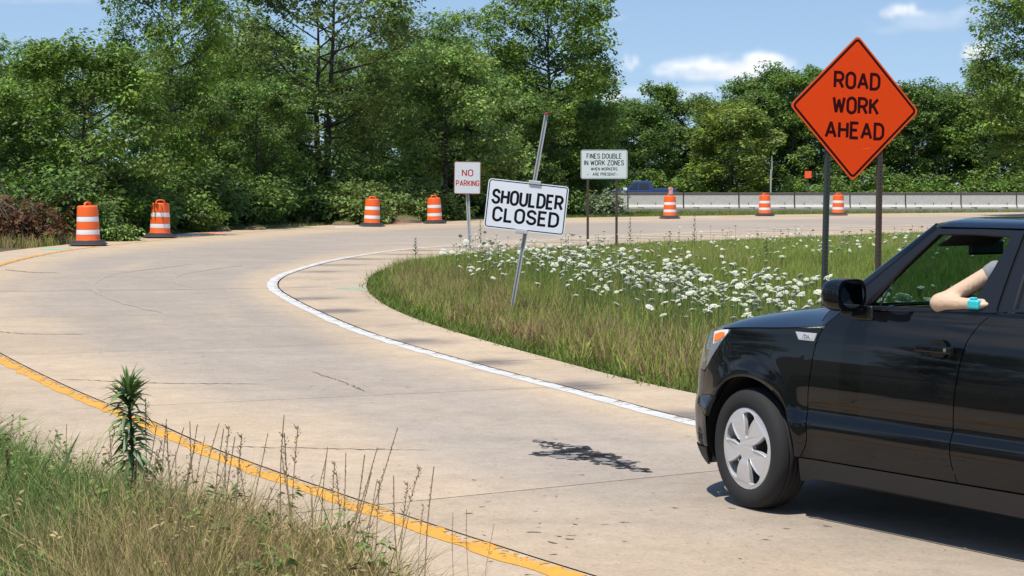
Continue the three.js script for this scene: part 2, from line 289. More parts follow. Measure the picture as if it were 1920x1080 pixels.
{
  const L = 3.1, make = () => {
    const t = thing('barrier_segment', 'grey concrete barrier segment in the wall beside the highway', 'barrier', [0, 0, 0], 0, 'concrete barrier segments in a row');
    const foot = [[0.31, 0.065], [0.31, 0.08], [0.16, 0.21], [-0.16, 0.21], [-0.31, 0.08], [-0.31, 0.065]];
    const feet = [[0.02, 0.5], [0.86, 2.24], [2.6, L - 0.02]].map(([a, b]) => extrudeX([[0.31, 0], [0.31, 0.066], [-0.31, 0.066], [-0.31, 0]], a, b));
    part('foot', merge([extrudeX(foot, 0.02, L - 0.02), ...feet]), barrierMat, t);
    part('body', extrudeX([[0.16, 0.209], [0.10, 0.76], [-0.10, 0.76], [-0.16, 0.209]], 0.02, L - 0.02), barrierMat, t);
    part('cap', extrudeX([[0.112, 0.759], [0.104, 0.885], [0.085, 0.9], [-0.085, 0.9], [-0.104, 0.885], [-0.112, 0.759]], 0.008, L - 0.008), capMat, t, 'dark top band');  // cap band in a darker tone than the body
    part('joint_key', box(0.055, 0.72, 0.17, 0, 0.38, 0), slotMat, t);
    for (const x of [0.52, 1.55, 2.58]) part('stain', box(0.05, 0.11, 0.004, x, 0.262, 0.1585), slotMat, t);
    return t;
  };
  const proto = make(); let i = 0;
  for (let x = 0.3; x < 43; x += 3.145) { const o = i ? proto.clone() : proto; if (i) { o.name = numbered('barrier_segment'); scene.add(o); o.userData = { ...proto.userData }; } o.position.set(x, 0.632, -106 + (hash2(i, 3) - 0.5) * 0.03); o.rotation.y = (hash2(i, 9) - 0.5) * 0.006; i++; }
}

// ---------------------------------------------------------------- traffic drums
const drumOrange = std([0.90, 0.135, 0.018], 0.5), drumWhite = std([0.80, 0.78, 0.78], 0.45), rubber = std([0.022, 0.022, 0.024], 0.8), rubberEdge = std([0.05, 0.05, 0.052], 0.85);
{
  const lathe = (pts, seg = 28) => new THREE.LatheGeometry(pts.map(([r, y]) => new THREE.Vector2(r, y)), seg);
  const make = () => {
    const t = thing('traffic_drum', '', 'traffic drum', [0, 0, 0], 0, 'orange and white drums along the outer edge');
    // rubber base: an eight-sided skirt of two stacked rings
    const b1 = new THREE.CylinderGeometry(0.34, 0.475, 0.085, 8), b2 = new THREE.CylinderGeometry(0.475, 0.49, 0.022, 8), b3 = new THREE.CylinderGeometry(0.45, 0.485, 0.02, 8);
    b1.translate(0, 0.0985, 0); b2.translate(0, 0.045, 0); b3.translate(0, 0.0105, 0);
    part('base', b1, rubber, t); part('base_ring', b2, rubberEdge, t); part('base_ring', b3, rubberEdge, t);
    const band = (name, y0, y1, r0, r1, m) => part(name, lathe([[r0, y0], [r0 + 0.008, y0 + 0.012], [r1 + 0.008, y1 - 0.012], [r1, y1]]), m, t);
    part('lower_barrel', lathe([[0.315, 0.10], [0.318, 0.14], [0.29, 0.16], [0.286, 0.275]]), drumOrange, t);
    band('reflective_band', 0.275, 0.405, 0.278, 0.270, drumWhite);
    part('middle_barrel', lathe([[0.276, 0.405], [0.280, 0.42], [0.272, 0.58], [0.268, 0.595]]), drumOrange, t);
    band('reflective_band', 0.595, 0.725, 0.263, 0.255, drumWhite);
    part('upper_barrel', lathe([[0.261, 0.725], [0.265, 0.74], [0.252, 0.955], [0.238, 0.985], [0.20, 0.995], [0, 0.998]]), drumOrange, t);
    const arch = new THREE.CatmullRomCurve3([V3(-0.12, 0.99, 0), V3(-0.105, 1.045, 0), V3(-0.05, 1.07, 0), V3(0.05, 1.07, 0), V3(0.105, 1.045, 0), V3(0.12, 0.99, 0)]);
    const h = new THREE.TubeGeometry(arch, 20, 0.022, 7); h.scale(1, 1, 1.6); part('handle', h, drumOrange, t);
    return t;
  };
  const spots = [
    [-10.49, 46.2, 1.2, 0.012, 'nearest orange and white drum, beside the dead brown brush'], [-10.05, 53.3, 0.3, -0.02, 'second orange and white drum from the dead brush'],
    [-5.03, 67.0, 0.2, -0.03, 'orange and white drum on pale mortar, between the dark trees and dirt mound'], [-2.99, 72.3, 0.25, 0.03, 'orange and white drum just to the side of the no parking sign'],
    [6.93, 82.0, 0.5, 0.0, 'orange and white drum with a warning light on its top'], [11.99, 88.6, 0.7, 0.01, 'orange and white drum in front of the thin grey sign post'], [15.71, 90.0, 0.4, -0.01, 'orange and white drum between the two posts of the diamond sign']];
  const proto = make();
  spots.forEach(([x, Z, turn, lean, label], i) => {
    const o = i ? proto.clone() : proto; if (i) { o.name = numbered('traffic_drum'); scene.add(o); o.userData = { ...proto.userData }; }
    o.userData.label = label; o.position.copy(P(x, Z, 0.002)); o.rotation.set(0, turn, lean);
    if (i === 4) {
      const wl = new THREE.Group(); wl.name = 'warning_light'; wl.position.set(0.04, 1.06, 0); o.add(wl);
      const lens = new THREE.CylinderGeometry(0.1, 0.1, 0.09, 18); lens.rotateX(Math.PI / 2); lens.translate(0, 0.23, 0);
      part('lens', lens, std([0.75, 0.30, 0.22], 0.25), wl); part('battery_case', box(0.16, 0.16, 0.1, 0, 0.08, 0, 0.015), std([0.55, 0.45, 0.42], 0.5), wl);
    }
  });
}

// ---------------------------------------------------------------- road signs
const GLYPH = {
  R: [58, 'M0 100V0H30A27 27 0 0 1 30 54H0M31 54L58 100'], O: [58, 'M29 0A29 30 0 0 1 58 30V70A29 30 0 0 1 0 70V30A29 30 0 0 1 29 0Z'], A: [66, 'M0 100L33 0L66 100M11 68H55'], D: [58, 'M0 0V100H24A34 36 0 0 0 58 64V36A34 36 0 0 0 24 0Z'],
  W: [78, 'M0 0L19 100L39 14L59 100L78 0'], K: [58, 'M0 0V100M56 0L2 60M20 42L58 100'], H: [56, 'M0 0V100M56 0V100M0 48H56'], E: [50, 'M50 0H0V100H50M0 48H42'], S: [56, 'M54 24C50 -8 3 -8 3 26C3 58 56 42 56 74C56 108 4 108 0 74'],
  U: [56, 'M0 0V70A28 30 0 0 0 56 70V0'], L: [48, 'M0 0V100H48'], C: [56, 'M56 30C50 -10 0 -10 0 32V68C0 110 50 110 56 70'], N: [54, 'M0 100V0L54 100V0'], P: [57, 'M0 100V0H30A27 28 0 0 1 30 56H0'], I: [0, 'M0 0V100'],
  G: [56, 'M56 28C48 -10 0 -10 0 32V68C0 110 56 110 56 64V54H32'], F: [50, 'M50 0H0V100M0 48H42'], B: [58, 'M0 0V100H32A27 27 0 0 0 32 46H0M32 46A23 23 0 0 0 30 0H0'], Z: [54, 'M0 0H52L0 100H54'], T: [56, 'M0 0H56M28 0V100'],
};
function write(ctx, text, cx, cy, h, width, stroke, color) {     // strokes of even width, like road lettering; centred on cx, cy; squeezed to the width
  const gapW = 26, total = [...text].reduce((s, c) => s + (c === ' ' ? 40 : GLYPH[c][0] + gapW), -gapW), sx = width / total, sy = h / 100;
  let x = cx - width / 2; ctx.strokeStyle = color; ctx.lineWidth = stroke; ctx.lineJoin = 'miter'; ctx.miterLimit = 2; ctx.lineCap = 'butt';
  for (const c of text) {
    if (c === ' ') { x += 40 * sx; continue; }
    const p = new Path2D(); p.addPath(new Path2D(GLYPH[c][1]), new DOMMatrix([sx, 0, 0, sy, x, cy - h / 2])); ctx.stroke(p); x += (GLYPH[c][0] + gapW) * sx;
  }
}
function canvasTex(w, h, draw) { const c = document.createElement('canvas'); c.width = w; c.height = h; draw(c.getContext('2d')); const t = new THREE.CanvasTexture(c); t.colorSpace = THREE.SRGBColorSpace; return t; }
function grime(ctx, w, h, seed, n, col) { const R = rng(seed); for (let i = 0; i < n; i++) { ctx.fillStyle = col; ctx.globalAlpha = 0.05 + 0.3 * R() * R(); const k = R(); ctx.fillRect(R() * w, R() * h, 1 + 10 * k * k, 1 + 3 * R()); } ctx.globalAlpha = 1; }
function roundRect(w, h, r) { const s = new THREE.Shape(), x = -w / 2, y = -h / 2; s.moveTo(x + r, y); s.lineTo(x + w - r, y); s.absarc(x + w - r, y + r, r, -Math.PI / 2, 0); s.lineTo(x + w, y + h - r); s.absarc(x + w - r, y + h - r, r, 0, Math.PI / 2); s.lineTo(x + r, y + h); s.absarc(x + r, y + h - r, r, Math.PI / 2, Math.PI); s.lineTo(x, y + r); s.absarc(x + r, y + r, r, Math.PI, Math.PI * 1.5); return s; }
function roundPath(ctx, x, y, w, h, r) { ctx.beginPath(); ctx.moveTo(x + r, y); ctx.arcTo(x + w, y, x + w, y + h, r); ctx.arcTo(x + w, y + h, x, y + h, r); ctx.arcTo(x, y + h, x, y, r); ctx.arcTo(x, y, x + w, y, r); ctx.closePath(); }
const alu = std([0.42, 0.43, 0.44], 0.45, { metalness: 0.6 });
function signPlate(parent, shape, w, h, tex, rough = 0.5) {      // an aluminium blank with printed sheeting on its face
  const blank = new THREE.ExtrudeGeometry(shape, { depth: 0.004, bevelEnabled: false, curveSegments: 8 }); blank.translate(0, 0, -0.0045); part('plate', blank, alu, parent);
  const face = new THREE.ShapeGeometry(shape, 8), p = face.attributes.position, uv = face.attributes.uv;
  for (let i = 0; i < p.count; i++) uv.setXY(i, p.getX(i) / w + 0.5, p.getY(i) / h + 0.5);
  face.translate(0, 0, 0.002); part('face', face, phys([1, 1, 1], rough, { map: tex, specularIntensity: 0.3 }), parent);
}
const galv = std([0.46, 0.47, 0.47], 0.55, { metalness: 0.3 }), rust = std([0.075, 0.05, 0.036], 0.8, { bumpMap: concreteBump, bumpScale: 0.002 }), olive = std([0.035, 0.045, 0.036], 0.75);
function uChannel(h, m, name, parent) {           // ribbed steel post, open to the back
  const s = new THREE.Shape([[-0.042, 0], [-0.042, 0.004], [-0.02, 0.004], [-0.013, 0.034], [0.013, 0.034], [0.02, 0.004], [0.042, 0.004], [0.042, 0], [0.017, 0], [0.010, 0.030], [-0.010, 0.030], [-0.017, 0]].map(([a, b]) => new THREE.Vector2(a, b)));
  const g = new THREE.ExtrudeGeometry(s, { depth: h, bevelEnabled: false }); g.rotateX(-Math.PI / 2); return part(name, g, m, parent);
}
function perforatedPost(h, m, parent) {           // square tube with a row of holes in its front and back
  const w = 0.056, s = new THREE.Shape([[-w / 2, 0], [w / 2, 0], [w / 2, h], [-w / 2, h]].map(([a, b]) => new THREE.Vector2(a, b)));
  for (let y = 0.05; y < h - 0.02; y += 0.0508) { const k = new THREE.Path(); k.absarc(0, y, 0.0075, 0, Math.PI * 2, true); s.holes.push(k); }
  const f = new THREE.ExtrudeGeometry(s, { depth: 0.003, bevelEnabled: false, curveSegments: 3 }), b = f.clone(); f.translate(0, 0, w / 2 - 0.003); b.translate(0, 0, -w / 2);
  return part('post', merge([f, b, box(0.003, h, w - 0.006, w / 2 - 0.0015, h / 2, 0), box(0.003, h, w - 0.006, -w / 2 + 0.0015, h / 2, 0)]), m, parent);
}
{ // orange diamond
  const t = thing('road_work_sign', 'large orange diamond sign reading ROAD WORK AHEAD on two posts', 'road sign', [4.085, 0, -22.4], 19 * D2R), g0 = gy(22.4);
  t.position.y = g0;
  const A = 1.23, r = 0.055, q = roundRect(A, A, r), pts = q.getPoints(8).map((v) => new THREE.Vector2((v.x - v.y) * Math.SQRT1_2, (v.x + v.y) * Math.SQRT1_2)), dia = new THREE.Shape(pts), D = A * Math.SQRT2;
  const tex = canvasTex(1024, 1024, (c) => {
    c.fillStyle = '#ff5f1e'; c.fillRect(0, 0, 1024, 1024);
    c.save(); c.translate(512, 512); c.rotate(Math.PI / 4); const side = 1024 / Math.SQRT2;
    c.fillStyle = '#ff4d10'; roundPath(c, -side / 2 + 13, -side / 2 + 13, side - 26, side - 26, 26); c.fill();
    c.lineWidth = 17; c.strokeStyle = '#3c0503'; roundPath(c, -side / 2 + 20, -side / 2 + 20, side - 40, side - 40, 24); c.stroke(); c.restore();
    const ink = '#3a0402';
    write(c, 'ROAD', 520, 320, 104, 350, 22, ink); write(c, 'WORK', 517, 494, 104, 352, 22, ink); write(c, 'AHEAD', 515, 668, 104, 452, 22, ink);
    c.strokeStyle = '#ff8a58'; c.lineWidth = 3; c.beginPath(); c.moveTo(585, 796); c.lineTo(640, 784); c.stroke(); c.lineWidth = 2; c.beginPath(); c.moveTo(268, 590); c.lineTo(280, 586); c.moveTo(700, 260); c.lineTo(716, 252); c.stroke();
    grime(c, 1024, 1024, 3, 140, '#ff9a6a');
  });
  const panel = new THREE.Group(); panel.name = 'sign_panel'; panel.position.set(0, 2.70 - g0, 0.034); panel.rotation.z = -1.8 * D2R; t.add(panel);
  signPlate(panel, dia, D, D, tex, 0.45);
  for (const [x, m] of [[-0.385, olive], [0.35, rust]]) { const p = perforatedPost(2.75, m, t); p.position.set(x, -0.1, 0); p.rotation.z = x < 0 ? -0.018 : -0.004; }
}
{ // leaning SHOULDER CLOSED
  const t = thing('shoulder_closed_sign', 'white rectangular sign reading SHOULDER CLOSED leaning on a thin metal stake', 'road sign', [-0.02, gy(24.2), -24.2]);
  const post = new THREE.Group(); post.name = 'stake'; post.rotation.z = -10.1 * D2R; t.add(post);
  const u = uChannel(2.72, galv, 'stake_channel', post); u.position.y = -0.06; u.scale.set(0.62, 1, 0.7);
  part('stake_tip', box(0.05, 0.03, 0.045, 0, 2.66, 0.016, 0.006), std([0.35, 0.04, 0.03], 0.7), post);
  const w = 1.045, h = 0.64, tex = canvasTex(1046, 640, (c) => {
    c.fillStyle = '#e9ecf1'; c.fillRect(0, 0, 1046, 640); c.strokeStyle = '#1c2740'; c.lineWidth = 13; roundPath(c, 19, 19, 1008, 602, 30); c.stroke();
    write(c, 'SHOULDER', 530, 225, 165, 900, 34, '#11131a'); write(c, 'CLOSED', 530, 450, 165, 835, 34, '#11131a'); grime(c, 1046, 640, 8, 160, '#8c8f96');
  });
  const panel = new THREE.Group(); panel.name = 'sign_panel'; panel.position.set(0.205, 1.505 - t.position.y, 0.05); panel.rotation.z = -6.3 * D2R; t.add(panel);
  signPlate(panel, roundRect(w, h, 0.05), w, h, tex);
  for (const [x, y] of [[0.075, 0.325], [-0.03, -0.325]]) part('clamp', box(0.16, 0.05, 0.035, x, y, 0.004, 0.008), std([0.5, 0.5, 0.48], 0.5), panel);
  part('footing', new THREE.DodecahedronGeometry(0.07, 1).scale(1, 0.8, 1).translate(-0.01, 0.03, 0.02), std([0.06, 0.045, 0.035], 0.95), t);
}
{ // NO PARKING
  const t = thing('no_parking_sign', 'small white sign with red letters reading NO PARKING on a single post', 'road sign', [-0.975, gy(43.4), -43.4]);
  const post = new THREE.Group(); post.name = 'post'; post.rotation.z = 2.6 * D2R; t.add(post); uChannel(2.02, galv, 'post_channel', post).position.y = -0.06;
  const w = 0.61, h = 0.745, tex = canvasTex(610, 745, (c) => {
    c.fillStyle = '#d3d8da'; c.fillRect(0, 0, 610, 745); c.strokeStyle = '#9a3327'; c.lineWidth = 12; roundPath(c, 8, 8, 594, 729, 26); c.stroke();
    write(c, 'NO', 310, 260, 140, 240, 25, '#b3271f'); write(c, 'PARKING', 312, 500, 120, 520, 21, '#b3271f'); c.fillStyle = '#8a8a88'; c.fillRect(70, 330, 40, 7); grime(c, 610, 745, 12, 130, '#777');
  });
  const panel = new THREE.Group(); panel.name = 'sign_panel'; panel.position.set(-0.06, 1.995 - t.position.y, 0.06); panel.rotation.z = -0.8 * D2R; t.add(panel);
  signPlate(panel, roundRect(w, h, 0.035), w, h, tex);
}
{ // FINES DOUBLE
  const t = thing('fines_sign', 'white rectangular sign reading FINES DOUBLE IN WORK ZONES on two dark posts', 'road sign', [2.19, gy(44.5), -44.5]);
  const w = 1.11, h = 0.69, tex = canvasTex(1110, 690, (c) => {
    c.fillStyle = '#dfe5e0'; c.fillRect(0, 0, 1110, 690); c.strokeStyle = '#4a5350'; c.lineWidth = 10; roundPath(c, 16, 16, 1078, 658, 34); c.stroke();
    const ink = '#20262a'; write(c, 'FINES DOUBLE', 555, 150, 110, 820, 18, ink); write(c, 'IN WORK ZONES', 555, 310, 110, 930, 18, ink); write(c, 'WHEN WORKERS', 555, 455, 66, 620, 12, ink); write(c, 'ARE PRESENT', 555, 580, 66, 540, 12, ink); grime(c, 1110, 690, 15, 120, '#888');
  });
  const panel = new THREE.Group(); panel.name = 'sign_panel'; panel.position.set(0, 2.32 - t.position.y, 0.035); t.add(panel);
  signPlate(panel, roundRect(w, h, 0.05), w, h, tex);
  for (const x of [-0.385, 0.30]) part('post', box(0.056, 2.1, 0.056, x, 1.0, 0, 0.004), rust, t);
  for (const x of [-0.385, 0.30]) { const b = new THREE.CylinderGeometry(0.014, 0.014, 0.01, 8); b.rotateX(Math.PI / 2); b.translate(x, 1.75, 0.032); part('bolt', b, galv, t); }
}
{ // thin sign seen from its edge, and a small orange marker far off
  const t = thing('edge_on_sign', 'thin grey sign post behind the barrier, its plate seen edge-on', 'road sign', [15.5, 0.25, -112], 84 * D2R);
  part('post', box(0.07, 2.7, 0.09, 0, 1.3, 0, 0.006), galv, t);
  const s = new THREE.Shape([[0, 0.85], [0.85, 0], [0, -0.85], [-0.85, 0]].map(([a, b]) => new THREE.Vector2(a, b))), g = new THREE.ExtrudeGeometry(s, { depth: 0.012, bevelEnabled: false }); g.translate(0, 2.6, 0.046); part('plate', g, alu, t);
  const o = thing('orange_marker', 'small square orange sign far off against the trees', 'road sign', [20.26, 0.25, -128]);
  part('plate', box(0.46, 0.48, 0.02, 0, 2.46, 0.05, 0.004), std([0.9, 0.12, 0.02], 0.5), o); part('post', box(0.05, 2.3, 0.05, 0, 1.13, 0, 0.004), rust, o);
}

// ---------------------------------------------------------------- vegetation
const leafMat = phys([1, 1, 1], 0.75, { transmission: 0.42, thickness: 0, specularIntensity: 0.35 }), barkMat = std([0.115, 0.095, 0.075], 0.95, { map: soilTex });
const grassMat = phys([1, 1, 1], 0.8, { transmission: 0.35, thickness: 0, specularIntensity: 0.35 });
function leafGeo(list) {                          // list of [base, direction, up, length, width, droop]; each leaf two folded halves
  const p = [];
  for (const [b, d, u, L, w, droop = 0.12] of list) {
    const side = V3().crossVectors(d, u).normalize(), n = V3().crossVectors(side, d).normalize();
    const mid = b.clone().addScaledVector(d, L * 0.45).addScaledVector(n, -droop * L * 0.15), tip = b.clone().addScaledVector(d, L).addScaledVector(n, -droop * L);
    const l = mid.clone().addScaledVector(side, w / 2).addScaledVector(n, w * 0.14), r = mid.clone().addScaledVector(side, -w / 2).addScaledVector(n, w * 0.14);
    for (const t of [[b, mid, l], [l, mid, tip], [b, r, mid], [r, tip, mid]]) for (const v of t) p.push(v.x, v.y, v.z);
  }
  const g = new THREE.BufferGeometry(); g.setAttribute('position', new THREE.BufferAttribute(new Float32Array(p), 3)); g.computeVertexNormals(); return g;
}
function sprayGeo(seed, n, rad, L, w) {
  const R = rng(seed), list = [];
  for (let i = 0; i < n; i++) {
    const a = R() * 6.283, y = (R() - 0.5) * 1.1, rr = rad * Math.cbrt(0.15 + 0.85 * R()), b = V3(Math.cos(a) * rr * Math.sqrt(1 - y * y * 0.6), y * rr * 0.75, Math.sin(a) * rr * Math.sqrt(1 - y * y * 0.6));
    const d = V3(Math.cos(a) + (R() - 0.5) * 1.5, (R() - 0.55) * 1.1, Math.sin(a) + (R() - 0.5) * 1.5).normalize(), u = V3((R() - 0.5) * 1.3, 1, (R() - 0.5) * 1.3).normalize();
    list.push([b, d, u, L * (0.7 + 0.6 * R()), w * (0.7 + 0.6 * R())]);
  }
  return leafGeo(list);
}
const spray = [11, 12, 13].map((s) => sprayGeo(s, 14, 0.34, 0.19, 0.115)), sprayFar = [14, 15].map((s) => sprayGeo(s, 12, 0.42, 0.24, 0.15));
const M4 = new THREE.Matrix4(), Q4 = new THREE.Quaternion(), E4 = new THREE.Euler();
function place(x, y, z, yaw, s, tx = 0, tz = 0, sy = s) { E4.set(tx, yaw, tz, 'YXZ'); return new THREE.Matrix4().compose(V3(x, y, z), Q4.clone().setFromEuler(E4), V3(s, sy, s)); }
const GREENS = { mid: [0.185, 0.29, 0.044], deep: [0.14, 0.23, 0.042], light: [0.265, 0.38, 0.095], olive: [0.185, 0.26, 0.058], yellow: [0.22, 0.29, 0.04], pale: [0.30, 0.36, 0.20], brown: [0.16, 0.075, 0.03] };
function leafColor(R, tone) { const k = 0.6 + 0.6 * R() + (R() < 0.14 ? 0.8 : 0), h = (R() - 0.5) * 0.3; if (R() < 0.09) return lin(0.5 * tone[0] + 0.17, 0.5 * tone[1] + 0.21, 0.5 * tone[2] + 0.10); return lin(tone[0] * k * (1 + h), tone[1] * k, tone[2] * k * (1 - h * 0.6)); }  // the random paler leaves are highlights put into the leaf colour
// trees grow from a trunk that sends out limbs; the leaves sit in clumps round the twig ends
function growTree(seed, { h, r, from = 0.25, limbs = 18, tone = 'mid', far = false, lean = 0.02, density = 26, puff = [0.45, 0.95], trunks = 1, full = 0.80 }) {
  const R = rng(seed), wood = [], puffs = [], T = GREENS[tone];
  for (let k = 0; k < trunks; k++) {
    const off = trunks > 1 ? V3((R() - 0.5) * 0.5, 0, (R() - 0.5) * 0.4) : V3(), tip = V3(off.x * 3 + lean * h * (R() + 0.3), h * (0.92 - 0.12 * k), off.z * 3 + (R() - 0.5) * lean * h), r0 = 0.012 * h + 0.03, pts = [];
    for (let i = 0; i <= 6; i++) { const t = i / 6; pts.push(off.clone().lerp(tip, t).add(V3((R() - 0.5) * 0.16, 0, (R() - 0.5) * 0.16).multiplyScalar(i ? 1 : 0))); }
    pts[0].y = -0.25;
    const at = (t) => { const q = clamp(t, 0, 0.999) * 6, i = Math.floor(q); return pts[i].clone().lerp(pts[i + 1], q - i); };
    for (let i = 0; i < 6; i++) wood.push(between(pts[i], pts[i + 1], r0 * (1 - i / 6.6), r0 * (1 - (i + 1) / 6.6), 8));
    const n = Math.round(limbs / trunks);
    for (let i = 0; i < n; i++) {
      const t = lerp(from, 0.97, Math.pow((i + 0.5) / n, 0.9)), b = at(t), az = i * 2.4 + R() * 1.1 + k * 1.3, q = (t - from) / (1 - from), prof = Math.pow(Math.sin(Math.PI * clamp(0.16 + full * q, 0, 1)), 0.75);
      const L = r * prof * (0.7 + 0.5 * R()), rise = lerp(0.15, 1.1, q) + (R() - 0.5) * 0.3, e = b.clone().add(V3(Math.cos(az) * L, L * rise * 0.75 + 0.1, Math.sin(az) * L)), m = b.clone().lerp(e, 0.55).add(V3(0, -0.08 * L, 0));
      const rb = r0 * (1 - t * 0.9) * 0.5 + 0.012; wood.push(between(b, m, rb, rb * 0.65, 5), between(m, e, rb * 0.65, rb * 0.25, 5));
      puffs.push([e, lerp(...puff, R())]);
      if (L > 0.9) puffs.push([m.clone().lerp(e, 0.3).add(V3((R() - 0.5) * 0.5, 0.25, (R() - 0.5) * 0.5)), lerp(...puff, R()) * 0.85]);
      const subs = 2 + Math.floor(R() * 2.5);
      for (let j = 0; j < subs; j++) {
        const sb = m.clone().lerp(e, R() * 0.7), sa = az + (R() - 0.5) * 2.4, sl = L * (0.28 + 0.32 * R()) + 0.15, se = sb.clone().add(V3(Math.cos(sa) * sl, sl * (R() * 0.9 - 0.1), Math.sin(sa) * sl));
        wood.push(between(sb, se, rb * 0.4, 0.008, 4)); puffs.push([se, lerp(...puff, R()) * 0.9]);
      }
    }
    puffs.push([tip.clone().add(V3(0, 0.15, 0)), puff[0] * 1.1]);
  }
  const geos = far ? sprayFar : spray, lists = geos.map(() => []);
  for (const [c, pr] of puffs) {
    const k = 0.8 + 0.4 * R(), tw = T.map((v) => v * k), n = Math.max(5, Math.round(density * pr * pr));
    for (let i = 0; i < n; i++) {
      const a = R() * 6.283, y = R() * 2 - 1, s = Math.sqrt(1 - y * y), rr = pr * Math.cbrt(0.1 + 0.9 * R());
      lists[i % geos.length].push([place(c.x + Math.cos(a) * s * rr, Math.max(0.1, c.y + y * rr * 0.72), c.z + Math.sin(a) * s * rr, R() * 6.283, (far ? 0.9 : 0.75) + 0.5 * R(), (R() - 0.5) * 0.7, (R() - 0.5) * 0.7), leafColor(R, tw)]);
    }
  }
  return { wood: merge(wood), lists, geos };
}
const treeKinds = {
  tall: growTree(101, { h: 11.5, r: 2.7, from: 0.16, limbs: 40, tone: 'mid', full: 0.64, density: 28 }), airy: growTree(102, { h: 12, r: 3.3, from: 0.2, limbs: 40, tone: 'olive', density: 25, puff: [0.45, 0.9], trunks: 2, full: 0.62 }),
  bright: growTree(103, { h: 7.8, r: 2.8, from: 0.12, limbs: 26, tone: 'light' }), poplar: growTree(104, { h: 11.8, r: 2.7, from: 0.13, limbs: 48, tone: 'mid', lean: 0.03, full: 0.66, puff: [0.45, 0.9], density: 28 }),
  deep: growTree(105, { h: 9.5, r: 2.9, from: 0.1, limbs: 28, tone: 'deep' }), bushy: growTree(106, { h: 7.2, r: 2.7, from: 0.08, limbs: 26, tone: 'mid' }),
  farDeep: growTree(107, { h: 11, r: 3.1, from: 0.08, limbs: 24, tone: 'deep', far: true, puff: [0.6, 1.15], density: 17 }), farMid: growTree(108, { h: 11.5, r: 2.9, from: 0.1, limbs: 24, tone: 'mid', far: true, puff: [0.6, 1.1], density: 17 }),
  farLight: growTree(109, { h: 8, r: 3, from: 0.08, limbs: 22, tone: 'yellow', far: true, puff: [0.6, 1.1], density: 18 }),
};
function plantTree(kind, x, Z, s, turn, label, group, sy = 1) {
  const k = treeKinds[kind], t = thing('tree', label, 'tree', [x, gy(Z) - 0.1, -Z], turn, group); t.scale.set(s, s * sy, s);
  part('trunk', k.wood, barkMat, t);
  if (!k.proto) { k.proto = new THREE.Group(); k.geos.forEach((g, i) => instances('crown', g, leafMat, k.lists[i], k.proto)); }
  for (const c of k.proto.children) { const o = c.clone(); o.name = 'crown'; t.add(o); }
  return t;
}
const G1 = 'trees at the front of the wood', G2 = 'trees deeper in the wood', G3 = 'trees beyond the highway';
plantTree('bushy', -15.0, 53, 0.62, 0.4, 'leafy green tree at the far side of the dead brush, cut by the picture edge', G1);
plantTree('bushy', -12.6, 55, 0.79, 2.1, 'rounded green tree standing right behind the first orange drum', G1);
plantTree('tall', -11.3, 62, 0.60, 1.0, 'tall mid green tree behind the second orange drum', G1, 1.36);
plantTree('deep', -9.5, 70, 0.58, 3.0, 'dark green tree filling the gap left of the airy tall tree', G1);
plantTree('airy', -7.8, 77, 1.0, 0.2, 'tall airy tree with sky showing through and bare dark trunks', G1);
plantTree('bright', -2.9, 83, 0.98, 1.2, 'bright light green tree behind the no parking sign', G1);
plantTree('deep', -4.9, 86, 0.75, 5.0, 'low dark tree between the airy tree and the bright green tree', G1);
plantTree('tall', -4.4, 98, 0.87, 4.2, 'darker tree crown rising behind the bright green tree', G1);
plantTree('poplar', 2.1, 94, 1.02, 2.6, 'tallest narrow tree above the shoulder closed sign', G1);
plantTree('bright', 3.6, 97, 0.72, 3.9, 'small light green tree beside the fines sign at the wood edge', G1);
plantTree('deep', 0.4, 90, 0.62, 2.2, 'short dark tree at the foot of the tallest narrow tree', G1);
plantTree('tall', 24.9, 88, 0.95, 0.8, 'leafy green tree at the edge of the picture above the black car roof', G1);
